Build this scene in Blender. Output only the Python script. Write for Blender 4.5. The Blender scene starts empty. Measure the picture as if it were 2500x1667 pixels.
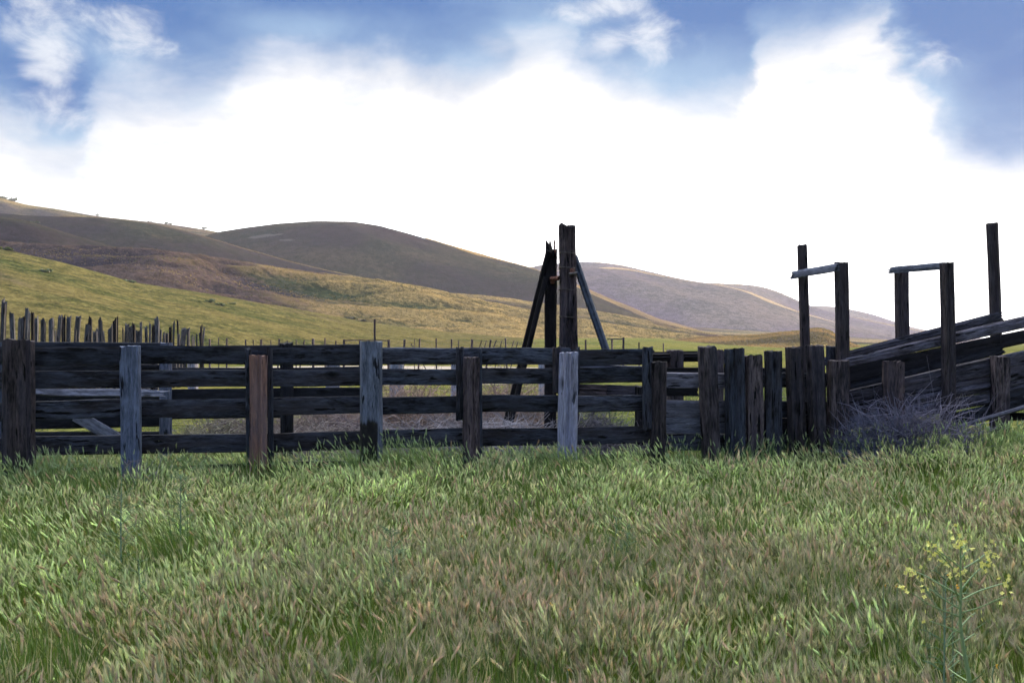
import bpy, math, random
import numpy as np
from mathutils import Vector, Matrix

random.seed(7)
rng = np.random.default_rng(7)
S = bpy.context.scene
COL = S.collection
R = math.radians

# ------------------------------------------------------------------ camera
F = 2430.0            # focal length in photo pixels (35 mm on full frame)
HZ = 848.0            # photo row of the horizon
EYE = 1.30
cam_d = bpy.data.cameras.new('camera')
cam = bpy.data.objects.new('camera', cam_d)
COL.objects.link(cam)
cam.location = (0, 0, EYE)
cam.rotation_euler = (R(90), 0, 0)
cam_d.sensor_width = 36.0
cam_d.lens = 36.0 * F / 2500.0
cam_d.shift_y = (HZ - 833.5) / 2500.0
cam_d.clip_start = 0.05
cam_d.clip_end = 20000
cam_d.dof.use_dof = False
cam_d.dof.focus_distance = 10.5
cam_d.dof.aperture_fstop = 6.3
S.camera = cam

# ------------------------------------------------------------------ exposure
S.view_settings.view_transform = 'Standard'
S.view_settings.look = 'None'
S.view_settings.gamma = 1.0
S.view_settings.use_curve_mapping = False
S.view_settings.exposure = 1.35
K = 2.0 ** -S.view_settings.exposure
S.cycles.max_bounces = 8
S.cycles.diffuse_bounces = 3
S.cycles.transmission_bounces = 4
S.cycles.volume_bounces = 1
S.cycles.use_denoising = True
S.cycles.denoising_prefilter = 'FAST'
S.cycles.use_adaptive_sampling = False
S.cycles.sample_clamp_indirect = 0.8
S.cycles.sample_clamp_direct = 6.0

# ------------------------------------------------------------------ sun
SUN_AZ, SUN_EL = R(38), R(9.5)
sv = Vector((math.sin(SUN_AZ) * math.cos(SUN_EL), math.cos(SUN_AZ) * math.cos(SUN_EL), math.sin(SUN_EL)))
sun_d = bpy.data.lights.new('sun', 'SUN')
sun_d.energy = 5.0  # low sun; the added unseen hill at right keeps it off the corral
sun_d.angle = R(3.0)
sun_d.color = (1.0, 0.80, 0.56)
sun = bpy.data.objects.new('sun', sun_d)
COL.objects.link(sun)
sun.location = (60, 90, 60)
sun.rotation_euler = sv.to_track_quat('Z', 'Y').to_euler()


# ------------------------------------------------------------------ node helpers
class NT:
    def __init__(s, tree):
        s.t = tree
        tree.nodes.clear()

    def n(s, typ, **kw):
        nd = s.t.nodes.new(typ)
        for k, v in kw.items():
            setattr(nd, k, v)
        return nd

    def link(s, a, b):
        s.t.links.new(a, b)

    def put(s, sock, v):
        if isinstance(v, bpy.types.NodeSocket):
            s.t.links.new(v, sock)
        else:
            sock.default_value = v

    def m(s, op, a, b=None, c=None, clamp=False):
        nd = s.n('ShaderNodeMath', operation=op, use_clamp=clamp)
        s.put(nd.inputs[0], a)
        if b is not None:
            s.put(nd.inputs[1], b)
        if c is not None:
            s.put(nd.inputs[2], c)
        return nd.outputs[0]

    def smooth(s, v, lo, hi, a=0.0, b=1.0):
        nd = s.n('ShaderNodeMapRange', interpolation_type='SMOOTHSTEP')
        s.put(nd.inputs['Value'], v)
        nd.inputs['From Min'].default_value = lo
        nd.inputs['From Max'].default_value = hi
        nd.inputs['To Min'].default_value = a
        nd.inputs['To Max'].default_value = b
        return nd.outputs['Result']

    def mix(s, f, a, b, blend='MIX'):
        nd = s.n('ShaderNodeMix', data_type='RGBA', blend_type=blend)
        s.put(nd.inputs[0], f)
        for sock, v in ((nd.inputs[6], a), (nd.inputs[7], b)):
            if isinstance(v, bpy.types.NodeSocket):
                s.link(v, sock)
            else:
                sock.default_value = (v[0], v[1], v[2], 1)
        return nd.outputs[2]

    def vec(s, x, y, z):
        nd = s.n('ShaderNodeCombineXYZ')
        for i, v in enumerate((x, y, z)):
            s.put(nd.inputs[i], v)
        return nd.outputs[0]

    def noise(s, v, scale, detail=4.0, rough=0.55, dist=0.0):
        nd = s.n('ShaderNodeTexNoise')
        s.link(v, nd.inputs['Vector'])
        nd.inputs['Scale'].default_value = scale
        nd.inputs['Detail'].default_value = detail
        nd.inputs['Roughness'].default_value = rough
        nd.inputs['Distortion'].default_value = dist
        return nd.outputs['Fac']

    def mapping(s, v, scale=(1, 1, 1), rot=(0, 0, 0), loc=(0, 0, 0)):
        nd = s.n('ShaderNodeMapping')
        s.link(v, nd.inputs['Vector'])
        s.put(nd.inputs['Location'], loc)
        nd.inputs['Rotation'].default_value = rot
        nd.inputs['Scale'].default_value = scale
        return nd.outputs[0]


# ------------------------------------------------------------------ world: Nishita sky under broken cloud
def build_world():
    w = bpy.data.worlds.new('World')
    S.world = w
    w.use_nodes = True
    T = NT(w.node_tree)
    out = T.n('ShaderNodeOutputWorld')
    tc = T.n('ShaderNodeTexCoord').outputs['Generated']
    sky = T.n('ShaderNodeTexSky', sky_type='NISHITA', sun_disc=False)
    sky.sun_elevation = SUN_EL
    sky.sun_rotation = SUN_AZ
    sky.altitude = 600
    sep = T.n('ShaderNodeSeparateXYZ')
    T.link(tc, sep.inputs[0])
    x, y, z = sep.outputs
    az = T.m('ARCTAN2', x, y)
    hor = T.m('SQRT', T.m('ADD', T.m('MULTIPLY', x, x), T.m('MULTIPLY', y, y)))
    b = T.m('DIVIDE', z, T.m('MAXIMUM', hor, 0.02))          # tangent of the elevation
    v2 = T.vec(T.m('MULTIPLY', az, 1.0), T.m('MULTIPLY', b, 1.35), 0.0)
    n1 = T.noise(v2, 5.5, 6, 0.58, 0.4)
    n2 = T.noise(T.mapping(v2, loc=(3.1, 1.7, 0)), 9.0, 7, 0.6, 0.3)
    n3 = T.noise(T.mapping(v2, loc=(7.7, 4.2, 0), scale=(1, 1.6, 1)), 4.5, 4, 0.5)
    # lower edge of the blue cloud deck, by azimuth (from photo columns / rows)
    edge = [(0, 285), (60, 320), (130, 372), (200, 350), (260, 245), (330, 228), (430, 232), (540, 222), (620, 172), (720, 142),
            (860, 136), (980, 160), (1080, 190), (1180, 185), (1270, 128), (1380, 120), (1440, 165), (1520, 215),
            (1620, 250), (1720, 268), (1800, 262), (1840, 190), (1870, 118), (1950, 92), (2060, 70), (2150, 58), (2190, 110),
            (2240, 190), (2290, 290), (2350, 345), (2420, 372), (2500, 378)]
    fc = T.n('ShaderNodeFloatCurve')
    cv = fc.mapping.curves[0]
    pts = [(0.0, 0.55), (0.08, 0.55)]
    for px, py in edge:
        a = math.atan((px - 1250) / F)
        pts.append(((a + 0.7) / 1.4, (HZ - py) / F * math.cos(a) / 0.4))
    pts += [(0.93, 0.5), (1.0, 0.5)]
    cv.points[0].location = pts[0]
    cv.points[1].location = pts[-1]
    for p in pts[1:-1]:
        cv.points.new(*p)
    fc.mapping.update()
    T.put(fc.inputs['Factor'], 1.0)
    azw = T.m('ADD', az, T.m('ADD', T.m('MULTIPLY', T.m('SUBTRACT', n2, 0.5), 0.10), T.m('MULTIPLY', T.m('SUBTRACT', n3, 0.5), 0.08)))
    T.link(T.m('DIVIDE', T.m('ADD', azw, 0.7), 1.4, clamp=True), fc.inputs['Value'])
    bound = T.m('MULTIPLY', fc.outputs[0], 0.4)
    nn = T.m('ADD', T.m('MULTIPLY', T.m('SUBTRACT', n1, 0.5), 0.10), T.m('MULTIPLY', T.m('SUBTRACT', n2, 0.5), 0.035))
    h = T.m('ADD', T.m('SUBTRACT', b, bound), nn)
    wv = T.vec(T.m('MULTIPLY', az, 1.0), T.m('MULTIPLY', b, 2.6), 0.0)
    n5 = T.noise(T.mapping(wv, loc=(2.2, 5.1, 0)), 6.0, 7, 0.58, 0.25)
    h = T.m('ADD', h, T.m('MULTIPLY', T.m('SUBTRACT', n5, 0.5), 0.075))
    blue = T.smooth(h, -0.040, 0.036)
    wisp = T.m('MULTIPLY', T.smooth(h, -0.20, -0.03), T.smooth(T.m('ADD', T.m('MULTIPLY', n5, 0.6), T.m('MULTIPLY', n3, 0.5)), 0.54, 0.72))
    blue = T.m('MAXIMUM', blue, T.m('MULTIPLY', wisp, 0.38))

    def blob(px, py, rx, ry):
        a0 = math.atan((px - 1250) / F)
        b0 = (HZ - py) / F * math.cos(a0)
        dx = T.m('DIVIDE', T.m('SUBTRACT', az, a0), rx / F)
        dy = T.m('DIVIDE', T.m('SUBTRACT', b, b0), ry / F)
        r2 = T.m('ADD', T.m('MULTIPLY', dx, dx), T.m('MULTIPLY', dy, dy))
        return T.m('POWER', 2.718, T.m('MULTIPLY', r2, -1.0))

    def blobs(lst):
        o = None
        for q in lst:
            g = blob(*q)
            o = g if o is None else T.m('MAXIMUM', o, g)
        return o
    # white billows inside the blue deck
    puffs = blobs(((80, 30, 120, 70), (110, 262, 110, 60), (120, 150, 60, 90), (340, 90, 90, 70), (1480, 20, 120, 45), (1490, 110, 80, 50),
                   (1610, 110, 110, 70), (2290, 145, 75, 50)))
    n4 = T.noise(T.mapping(v2, loc=(1.3, 8.1, 0)), 16.0, 8, 0.62, 0.5)
    pz = T.m('ADD', T.m('MULTIPLY', puffs, 0.85), T.m('ADD', T.m('MULTIPLY', T.m('SUBTRACT', n4, 0.5), 2.2), T.m('MULTIPLY', T.m('SUBTRACT', n2, 0.5), 1.2)))
    pw = T.m('MULTIPLY', T.smooth(pz, 0.25, 1.2), T.smooth(puffs, 0.08, 0.4))
    # paler veils of thin cloud
    pale = blobs(((1640, 190, 280, 120), (1330, 60, 240, 110), (2270, 280, 90, 130), (160, 330, 150, 60), (1150, 150, 140, 60), (230, 130, 170, 80), (620, 250, 130, 50), (700, 60, 160, 40)))
    pale = T.m('ADD', T.m('MULTIPLY', pale, 0.62), T.m('ADD', T.m('MULTIPLY', T.m('SUBTRACT', n3, 0.60), 0.8), T.m('ADD', T.m('MULTIPLY', T.m('SUBTRACT', n4, 0.5), 0.6), T.m('MULTIPLY', T.m('SUBTRACT', n5, 0.5), 0.9))), clamp=True)
    pale = T.m('MULTIPLY', pale, 0.6)
    pale = T.m('ADD', pale, T.smooth(h, 0.075, 0.0, 0.0, 0.35), clamp=True)
    bluecol = T.mix(pale, tuple(K * v for v in (0.070, 0.195, 0.49)), tuple(K * v for v in (0.50, 0.70, 0.89)))
    front = T.smooth(y, -0.35, 0.75)
    bluecol = T.mix(front, tuple(K * v for v in (0.10, 0.19, 0.46)), bluecol)
    # bright high cloud added overhead, out of the picture, to light the grass
    over = T.smooth(b, 0.40, 0.8)
    bluecol = T.mix(over, bluecol, T.mix(T.smooth(y, -0.25, 0.45), (0.34, 0.45, 0.66), (2.0, 1.98, 1.92)))
    glow = blob(1500, 560, 1400, 520)
    deep = T.smooth(h, -0.01, -0.15)                             # the thin bright cloud well below the deck
    wl = T.m('ADD', T.m('MULTIPLY', front, 0.80 * K), T.m('ADD', 0.16 * K, T.m('MULTIPLY', T.m('MULTIPLY', glow, deep), 1.1)))
    wl = T.m('ADD', wl, T.m('MULTIPLY', T.m('MULTIPLY', T.m('SUBTRACT', n2, 0.42), front), 0.5 * K))
    white = T.mix(1.0, (1.0, 0.99, 0.985), T.vec(wl, wl, wl), 'MULTIPLY')
    c = T.mix(blue, white, bluecol)
    c = T.mix(T.m('MULTIPLY', T.m('MULTIPLY', pw, blue), T.m('MULTIPLY', front, 0.80)), c, (0.98 * K, 1.0 * K, 1.02 * K))
    bg1 = T.n('ShaderNodeBackground')
    T.link(sky.outputs[0], bg1.inputs[0])
    bg1.inputs[1].default_value = 0.08
    bg2 = T.n('ShaderNodeBackground')
    T.link(c, bg2.inputs[0])
    bg2.inputs[1].default_value = 1.0
    mx = T.n('ShaderNodeMixShader')
    mx.inputs[0].default_value = 0.985
    T.link(bg1.outputs[0], mx.inputs[1])
    T.link(bg2.outputs[0], mx.inputs[2])
    T.link(mx.outputs[0], out.inputs[0])


build_world()


# ------------------------------------------------------------------ small helpers
def P(px, py, D):
    return Vector(((px - 1250.0) / F * D, D, EYE + (HZ - py) / F * D))


def X(px, D):
    return (px - 1250.0) / F * D


def sstep(a, b, v):
    t = np.clip((np.asarray(v, float) - a) / (b - a), 0, 1)
    return t * t * (3 - 2 * t)


def _hash(ix, iy, seed):
    h = (ix.astype(np.int64) * 374761393 + iy.astype(np.int64) * 668265263 + seed * 974634777) & 0x7fffffff
    h = ((h ^ (h >> 13)) * 1274126177) & 0x7fffffff
    return ((h ^ (h >> 16)) & 0xffff) / 65535.0


def vnoise(x, y, seed=0):
    x = np.asarray(x, float)
    y = np.asarray(y, float)
    ix, iy = np.floor(x), np.floor(y)
    fx, fy = x - ix, y - iy
    fx = fx * fx * (3 - 2 * fx)
    fy = fy * fy * (3 - 2 * fy)
    a = _hash(ix, iy, seed) * (1 - fx) + _hash(ix + 1, iy, seed) * fx
    c = _hash(ix, iy + 1, seed) * (1 - fx) + _hash(ix + 1, iy + 1, seed) * fx
    return a * (1 - fy) + c * fy


def fbm(x, y, seed=0, octv=4):
    s, amp, tot = 0, 1.0, 0
    for o in range(octv):
        s = s + amp * vnoise(np.asarray(x) * 2 ** o, np.asarray(y) * 2 ** o, seed + o * 17)
        tot += amp
        amp *= 0.5
    return s / tot


def tag(o, label=None, cat=None, group=None, kind=None):
    if label:
        o['label'] = label
    if cat:
        o['category'] = cat
    if group:
        o['group'] = group
    if kind:
        o['kind'] = kind
    return o


def empty(name, loc):
    o = bpy.data.objects.new(name, None)
    o.empty_display_size = 0.2
    o.location = loc
    COL.objects.link(o)
    return o


def mesh_np(name, V, faces, mat, parent=None, smooth=True, col=None, sharp=None, matrix=None):
    """V (N,3) array; faces: array (M,3|4) or a list of such arrays."""
    if not isinstance(faces, list):
        faces = [faces]
    me = bpy.data.meshes.new(name)
    V = np.asarray(V, np.float32)
    me.vertices.add(len(V))
    me.vertices.foreach_set('co', V.ravel())
    loops = np.concatenate([np.asarray(f, np.int32).ravel() for f in faces])
    tot = np.concatenate([np.full(len(f), f.shape[1], np.int32) for f in faces])
    start = np.concatenate([[0], np.cumsum(tot)[:-1]]).astype(np.int32)
    me.loops.add(len(loops))
    me.loops.foreach_set('vertex_index', loops)
    me.polygons.add(len(tot))
    me.polygons.foreach_set('loop_start', start)
    me.polygons.foreach_set('loop_total', tot)
    me.polygons.foreach_set('use_smooth', np.full(len(tot), bool(smooth)))
    if col is not None:
        at = me.attributes.new('tint', 'FLOAT_COLOR', 'POINT')
        c4 = np.ones((len(V), 4), np.float32)
        c4[:, :3] = col
        at.data.foreach_set('color', c4.ravel())
    me.update(calc_edges=True)
    me.validate()
    if sharp:
        me.set_sharp_from_angle(angle=R(sharp))
    if mat:
        me.materials.append(mat)
    o = bpy.data.objects.new(name, me)
    COL.objects.link(o)
    if matrix is not None:
        o.matrix_basis = matrix
    if parent is not None:
        o.parent = parent
        if matrix is not None:
            o.matrix_basis = Matrix.Translation(parent.location).inverted() @ matrix
        else:
            o.location = -parent.location
    return o


# ------------------------------------------------------------------ materials
def new_mat(name):
    m = bpy.data.materials.new(name)
    m.use_nodes = True
    return m, NT(m.node_tree)


def wood_mat(name, dark, light, tint=None, tint_amt=0.0, char=None, lichen=None, contrast=1.0, rough=0.85, bump=0.6):
    m, T = new_mat(name)
    out = T.n('ShaderNodeOutputMaterial')
    bs = T.n('ShaderNodeBsdfPrincipled')
    oc = T.n('ShaderNodeTexCoord').outputs['Object']
    rnd = T.n('ShaderNodeObjectInfo').outputs['Random']
    off = T.m('MULTIPLY', rnd, 37.0)
    base = T.mapping(oc, loc=T.vec(off, off, off))
    warp = T.noise(T.mapping(base, scale=(2.5, 2.5, 1.3)), 1.0, 2)
    sp = T.n('ShaderNodeSeparateXYZ')
    T.link(base, sp.inputs[0])
    wx = T.m('ADD', sp.outputs[0], T.m('MULTIPLY', warp, 0.09))
    wv = T.vec(wx, T.m('ADD', sp.outputs[1], T.m('MULTIPLY', warp, 0.05)), T.m('MULTIPLY', sp.outputs[2], 0.13))
    g1 = T.noise(wv, 34.0, 6, 0.65)
    g2 = T.noise(wv, 110.0, 4, 0.7)
    blot = T.noise(T.mapping(base, scale=(5, 5, 1.6)), 1.0, 5, 0.6)
    crack = T.smooth(T.noise(T.mapping(wv, loc=(5, 2, 1)), 22.0, 4, 0.55), 0.345, 0.385)
    vo = T.n('ShaderNodeTexVoronoi')
    T.link(T.mapping(base, scale=(4.2, 4.2, 1.9)), vo.inputs['Vector'])
    vo.inputs['Scale'].default_value = 1.0
    knot = T.smooth(vo.outputs['Distance'], 0.05, 0.13)
    ring = T.smooth(vo.outputs['Distance'], 0.13, 0.2)
    f = T.m('ADD', T.m('MULTIPLY', g1, 0.9), T.m('ADD', T.m('MULTIPLY', g2, 0.6), T.m('MULTIPLY', blot, 0.75)))
    f = T.smooth(f, 1.14 - 0.30 / contrast, 1.14 + 0.34 / contrast)
    c = T.mix(f, dark, light)
    rv = T.m('FRACT', T.m('MULTIPLY', rnd, 91.7))
    rt = T.m('ADD', 0.65, T.m('MULTIPLY', rv, 0.8))
    c = T.mix(1.0, c, T.vec(rt, rt, rt), 'MULTIPLY')
    c = T.mix(T.m('MULTIPLY', T.m('FRACT', T.m('MULTIPLY', rnd, 13.3)), 0.35), c, T.mix(1.0, c, (1.25, 0.95, 0.80), 'MULTIPLY'))
    c = T.mix(T.m('MULTIPLY', T.smooth(blot, 0.5, 0.72), 0.55), c, tuple(v * 0.45 for v in dark))
    # pale scuffs where the grey skin has worn
    sc = T.smooth(T.noise(T.mapping(wv, loc=(9, 4, 3)), 26.0, 5, 0.7), 0.62, 0.76)
    c = T.mix(T.m('MULTIPLY', sc, 0.75), c, tuple(min(1, v * 1.7) for v in light))
    if tint:
        tn = T.smooth(T.noise(T.mapping(base, scale=(7, 7, 0.9), loc=(3, 3, 3)), 1.0, 4), 0.42, 0.66)
        c = T.mix(T.m('MULTIPLY', tn, tint_amt), c, tint)
    if char:        # charred / oiled lower zone with its own ragged edge
        zz = T.n('ShaderNodeSeparateXYZ')
        T.link(oc, zz.inputs[0])
        ed = T.m('ADD', zz.outputs[2], T.m('MULTIPLY', T.m('SUBTRACT', g1, 0.5), 0.22))
        k = T.smooth(ed, char[0] + 0.03, char[0] - 0.03)
        if len(char) > 1:
            k = T.m('MULTIPLY', k, T.smooth(T.m('ADD', zz.outputs[0], T.m('MULTIPLY', T.m('SUBTRACT', g1, 0.5), 0.03)), char[1] - 0.006, char[1] + 0.006))
        c = T.mix(k, c, T.mix(f, (0.006, 0.006, 0.007), (0.022, 0.020, 0.020)))
    if lichen:
        zz = T.n('ShaderNodeSeparateXYZ')
        T.link(oc, zz.inputs[0])
        ln = T.smooth(T.noise(T.mapping(oc, scale=(14, 14, 9)), 1.0, 5, 0.65), 0.44, 0.52)
        k = T.m('MULTIPLY', ln, T.m('MULTIPLY', T.smooth(zz.outputs[2], lichen[0] - .03, lichen[0] + .03), T.smooth(zz.outputs[2], lichen[1] + .05, lichen[1] - .05)))
        c = T.mix(k, c, (0.62, 0.36, 0.03))
    c = T.mix(crack, tuple(v * 0.22 for v in dark), c)
    c = T.mix(ring, T.mix(0.5, c, tuple(v * 0.5 for v in dark)), c)
    c = T.mix(knot, tuple(v * 0.25 for v in dark), c)
    T.link(c, bs.inputs['Base Color'])
    bs.inputs['Roughness'].default_value = rough
    bs.inputs['Specular IOR Level'].default_value = 0.2
    bp = T.n('ShaderNodeBump')
    bp.inputs['Strength'].default_value = bump
    bp.inputs['Distance'].default_value = 0.012
    hgt = T.m('ADD', T.m('MULTIPLY', g1, 0.9), T.m('ADD', T.m('MULTIPLY', crack, 0.7), T.m('ADD', T.m('MULTIPLY', g2, 0.3), T.m('MULTIPLY', knot, 0.3))))
    T.link(hgt, bp.inputs['Height'])
    T.link(bp.outputs[0], bs.inputs['Normal'])
    T.link(bs.outputs[0], out.inputs[0])
    return m


WD = {
    'rail': wood_mat('weathered rail wood', (0.0031, 0.0033, 0.0046), (0.0762, 0.0896, 0.1254), (0.0358, 0.0269, 0.0269), 0.45, contrast=1.2),
    'rail_lichen': wood_mat('lichen rail wood', (0.0036, 0.0036, 0.0050), (0.0510, 0.0570, 0.0750), lichen=(1.35, 1.75)),
    'brown': wood_mat('brown post wood', (0.0078, 0.0066, 0.0077), (0.0954, 0.0765, 0.0812), (0.0381, 0.0403, 0.0592), 0.4, contrast=1.3),
    'grey': wood_mat('blue grey post wood', (0.0293, 0.0381, 0.0599), (0.1451, 0.1763, 0.2600)),
    'greychar': wood_mat('grey post wood with charred lower half', (0.0332, 0.0420, 0.0605), (0.1696, 0.2011, 0.2728), char=(0.97, -0.068)),
    'red': wood_mat('bare red brown wood', (0.1438, 0.0866, 0.0806), (0.4600, 0.2500, 0.1800), (0.1438, 0.1300, 0.1638), 0.35),
    'streak': wood_mat('brown streaked wood', (0.0084, 0.0071, 0.0082), (0.1542, 0.1187, 0.1236), (0.0355, 0.0325, 0.0435), 0.5, contrast=1.4),
    'pale': wood_mat('silver grey wood', (0.1423, 0.1574, 0.2181), (0.4838, 0.5397, 0.7500), (0.2135, 0.1799, 0.1919), 0.3),
    'lightboard': wood_mat('pale worn board', (0.0390, 0.0401, 0.0520), (0.2233, 0.2353, 0.3010)),
    'chute': wood_mat('chute board wood', (0.0095, 0.0091, 0.0125), (0.1326, 0.1317, 0.1762), (0.0656, 0.0494, 0.0536), 0.45, contrast=1.2),
    'tall': wood_mat('tall post wood', (0.0179, 0.0150, 0.0175), (0.0990, 0.0878, 0.1022), (0.0521, 0.0363, 0.0357), 0.4),
    'black': wood_mat('near black wood', (0.0052, 0.0048, 0.0064), (0.0195, 0.0178, 0.0223)),  # near-black timber; on the chute's far side it stands in for shadow
    'stake': wood_mat('silvered stake wood', (0.026, 0.028, 0.036), (0.115, 0.12, 0.145)),
    'dull': wood_mat('dim back rail wood', (0.0056, 0.0059, 0.0089), (0.0292, 0.0338, 0.0478)),
}


def simple_mat(name, a, b, scale=20.0, rough=0.8, metal=0.0):
    m, T = new_mat(name)
    out = T.n('ShaderNodeOutputMaterial')
    bs = T.n('ShaderNodeBsdfPrincipled')
    oc = T.n('ShaderNodeTexCoord').outputs['Object']
    f = T.smooth(T.noise(oc, scale, 4), 0.35, 0.65)
    T.link(T.mix(f, a, b), bs.inputs['Base Color'])
    bs.inputs['Roughness'].default_value = rough
    bs.inputs['Metallic'].default_value = metal
    T.link(bs.outputs[0], out.inputs[0])
    return m


RUST = simple_mat('rusty iron', (0.10, 0.035, 0.02), (0.22, 0.10, 0.07), 40, 0.75, 0.3)
STEEL = simple_mat('blue grey painted timber', (0.016, 0.024, 0.042), (0.035, 0.052, 0.085), 14, 0.6)
WIRE = simple_mat('old fence wire', (0.06, 0.05, 0.045), (0.14, 0.12, 0.11), 30, 0.5, 0.7)


def plant_mat(name, trans=0.45, rough=0.55, spec=0.25, glow=(0.36, 0.44, 0.11), gmix=0.3):
    m, T = new_mat(name)
    out = T.n('ShaderNodeOutputMaterial')
    at = T.n('ShaderNodeAttribute', attribute_name='tint')
    bs = T.n('ShaderNodeBsdfPrincipled')
    T.link(at.outputs['Color'], bs.inputs['Base Color'])
    bs.inputs['Roughness'].default_value = rough
    bs.inputs['Specular IOR Level'].default_value = spec
    tr = T.n('ShaderNodeBsdfTranslucent')
    T.link(T.mix(gmix, at.outputs['Color'], glow), tr.inputs['Color'])
    mx = T.n('ShaderNodeMixShader')
    mx.inputs[0].default_value = trans
    T.link(bs.outputs[0], mx.inputs[1])
    T.link(tr.outputs[0], mx.inputs[2])
    T.link(mx.outputs[0], out.inputs[0])
    return m


GRASS = plant_mat('grass blade', 0.34)
LEAF = plant_mat('leaf', 0.25)
HGRASS = plant_mat('hill grass', 0.4, 0.8, 0.05, (0.45, 0.33, 0.16), 0.22)
TWIG = plant_mat('dry twig', 0.0, 0.85, 0.15)
PETAL = plant_mat('petal', 0.3)


def turf_mat(name, green, straw, purple, w_straw=0.5, w_purple=0.35, scale=1.0, dirt=None, sheen=0.3, streak=(1, 1, 1), rot=0.0, bump=0.8):
    m, T = new_mat(name)
    out = T.n('ShaderNodeOutputMaterial')
    bs = T.n('ShaderNodeBsdfPrincipled')
    pos = T.n('ShaderNodeNewGeometry').outputs['Position']
    pv = T.mapping(pos, scale=streak, rot=(0, 0, rot))
    a = T.noise(pv, 0.022 * scale, 5, 0.6, 0.6)
    b = T.noise(T.mapping(pv, loc=(31, 12, 5)), 0.05 * scale, 6, 0.65, 0.4)
    c = T.noise(pos, 0.55 * scale, 5, 0.7)
    d = T.noise(pos, 2.6 * scale, 4, 0.75)
    fs = T.m('ADD', T.m('ADD', T.m('MULTIPLY', b, 0.7), T.m('MULTIPLY', c, 0.45)), T.m('MULTIPLY', d, 0.25))
    veg = T.n('ShaderNodeAttribute', attribute_name='tint')
    vs = T.n('ShaderNodeSeparateColor')
    T.link(veg.outputs['Color'], vs.inputs[0])
    fs = T.m('ADD', fs, T.m('MULTIPLY', T.m('SUBTRACT', vs.outputs[2], 0.5), 0.34))  # straw rib crests, greener troughs: sunlit and shaded bands painted into the turf
    fs = T.smooth(fs, 0.70 - w_straw * 0.22 - 0.06, 0.70 - w_straw * 0.22 + 0.22)
    col = T.mix(fs, green, straw)
    fp = T.m('ADD', T.m('MULTIPLY', a, 0.8), T.m('ADD', T.m('MULTIPLY', c, 0.25), T.m('MULTIPLY', d, 0.2)))
    fp = T.m('ADD', fp, T.m('MULTIPLY', T.m('SUBTRACT', vs.outputs[0], 0.5), 0.45))
    fp = T.smooth(fp, 0.80 - w_purple * 0.5, 0.98 - w_purple * 0.5)
    col = T.mix(T.m('MULTIPLY', fp, 0.8), col, purple)
    bk = T.smooth(T.m('ADD', vs.outputs[1], T.m('MULTIPLY', T.m('SUBTRACT', T.noise(T.mapping(pos, scale=(1, 1, 2)), 0.12, 5, 0.7), 0.5), 1.3)), 0.55, 0.8)
    # tuft-sized light and dark plants
    tv = T.smooth(d, 0.3, 0.7, 0.5, 1.4)
    tc = T.smooth(c, 0.3, 0.7, 0.65, 1.3)
    tt = T.m('MULTIPLY', tv, tc)
    col = T.mix(1.0, col, T.vec(tt, tt, tt), 'MULTIPLY')
    if name != 'field turf':
        col = T.mix(T.m('MULTIPLY', bk, 0.4), col, (0.13, 0.115, 0.115))
    if dirt:
        sp = T.n('ShaderNodeSeparateXYZ')
        T.link(pos, sp.inputs[0])
        ex = T.m('DIVIDE', T.m('SUBTRACT', sp.outputs[0], dirt[0]), dirt[2])
        ey = T.m('DIVIDE', T.m('SUBTRACT', sp.outputs[1], dirt[1]), dirt[3])
        e = T.m('ADD', T.m('ADD', T.m('MULTIPLY', ex, ex), T.m('MULTIPLY', ey, ey)), T.m('MULTIPLY', b, 0.7))
        k = T.smooth(e, 1.5, 1.1)
        col = T.mix(k, col, T.mix(d, (0.30, 0.26, 0.22), (0.42, 0.38, 0.33)))
    T.link(col, bs.inputs['Base Color'])
    bs.inputs['Roughness'].default_value = 0.95
    bs.inputs['Specular IOR Level'].default_value = 0.0
    bs.inputs['Sheen Weight'].default_value = sheen
    bs.inputs['Sheen Roughness'].default_value = 0.45
    bs.inputs['Sheen Tint'].default_value = (1.0, 0.85, 0.6, 1)
    bp = T.n('ShaderNodeBump')
    bp.inputs['Strength'].default_value = bump
    bp.inputs['Distance'].default_value = 0.35 / scale
    T.link(T.m('ADD', T.m('MULTIPLY', c, 0.9), T.m('MULTIPLY', d, 0.55)), bp.inputs['Height'])
    T.link(bp.outputs[0], bs.inputs['Normal'])
    T.link(bs.outputs[0], out.inputs[0])
    return m


_G, _S, PURP = (0.115, 0.135, 0.055), (0.34, 0.26, 0.115), (0.135, 0.105, 0.115)
M_FIELD = turf_mat('field turf', (0.050, 0.082, 0.020), (0.150, 0.138, 0.042), (0.0840, 0.0720, 0.0660), 0.5, 0.1, 1.6, dirt=(-8.0, 56.0, 16.0, 16.0), sheen=0.02)
M_NEAR = turf_mat('near hill turf', (0.030, 0.047, 0.016), (0.112, 0.094, 0.036), (0.062, 0.050, 0.043), 0.52, 0.2, 1.0, streak=(0.6, 1.6, 1), rot=R(12), sheen=0.02)
M_MID = turf_mat('middle hill turf', (0.024, 0.038, 0.018), (0.22, 0.155, 0.062), (0.026, 0.017, 0.034), 0.42, 0.5, 0.7, streak=(0.5, 1.8, 1), rot=R(18), sheen=0.02)
M_DARK = turf_mat('dim hill turf', (0.0125, 0.0195, 0.0120), (0.046, 0.036, 0.022), (0.0135, 0.0088, 0.0185), 0.25, 0.5, 0.38, streak=(0.6, 1.5, 1), rot=R(20), sheen=0.02)
M_FAR = turf_mat('far hill turf', (0.050, 0.050, 0.049), (0.125, 0.098, 0.088), (0.068, 0.052, 0.080), 0.35, 0.5, 0.22, sheen=0.02)


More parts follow.
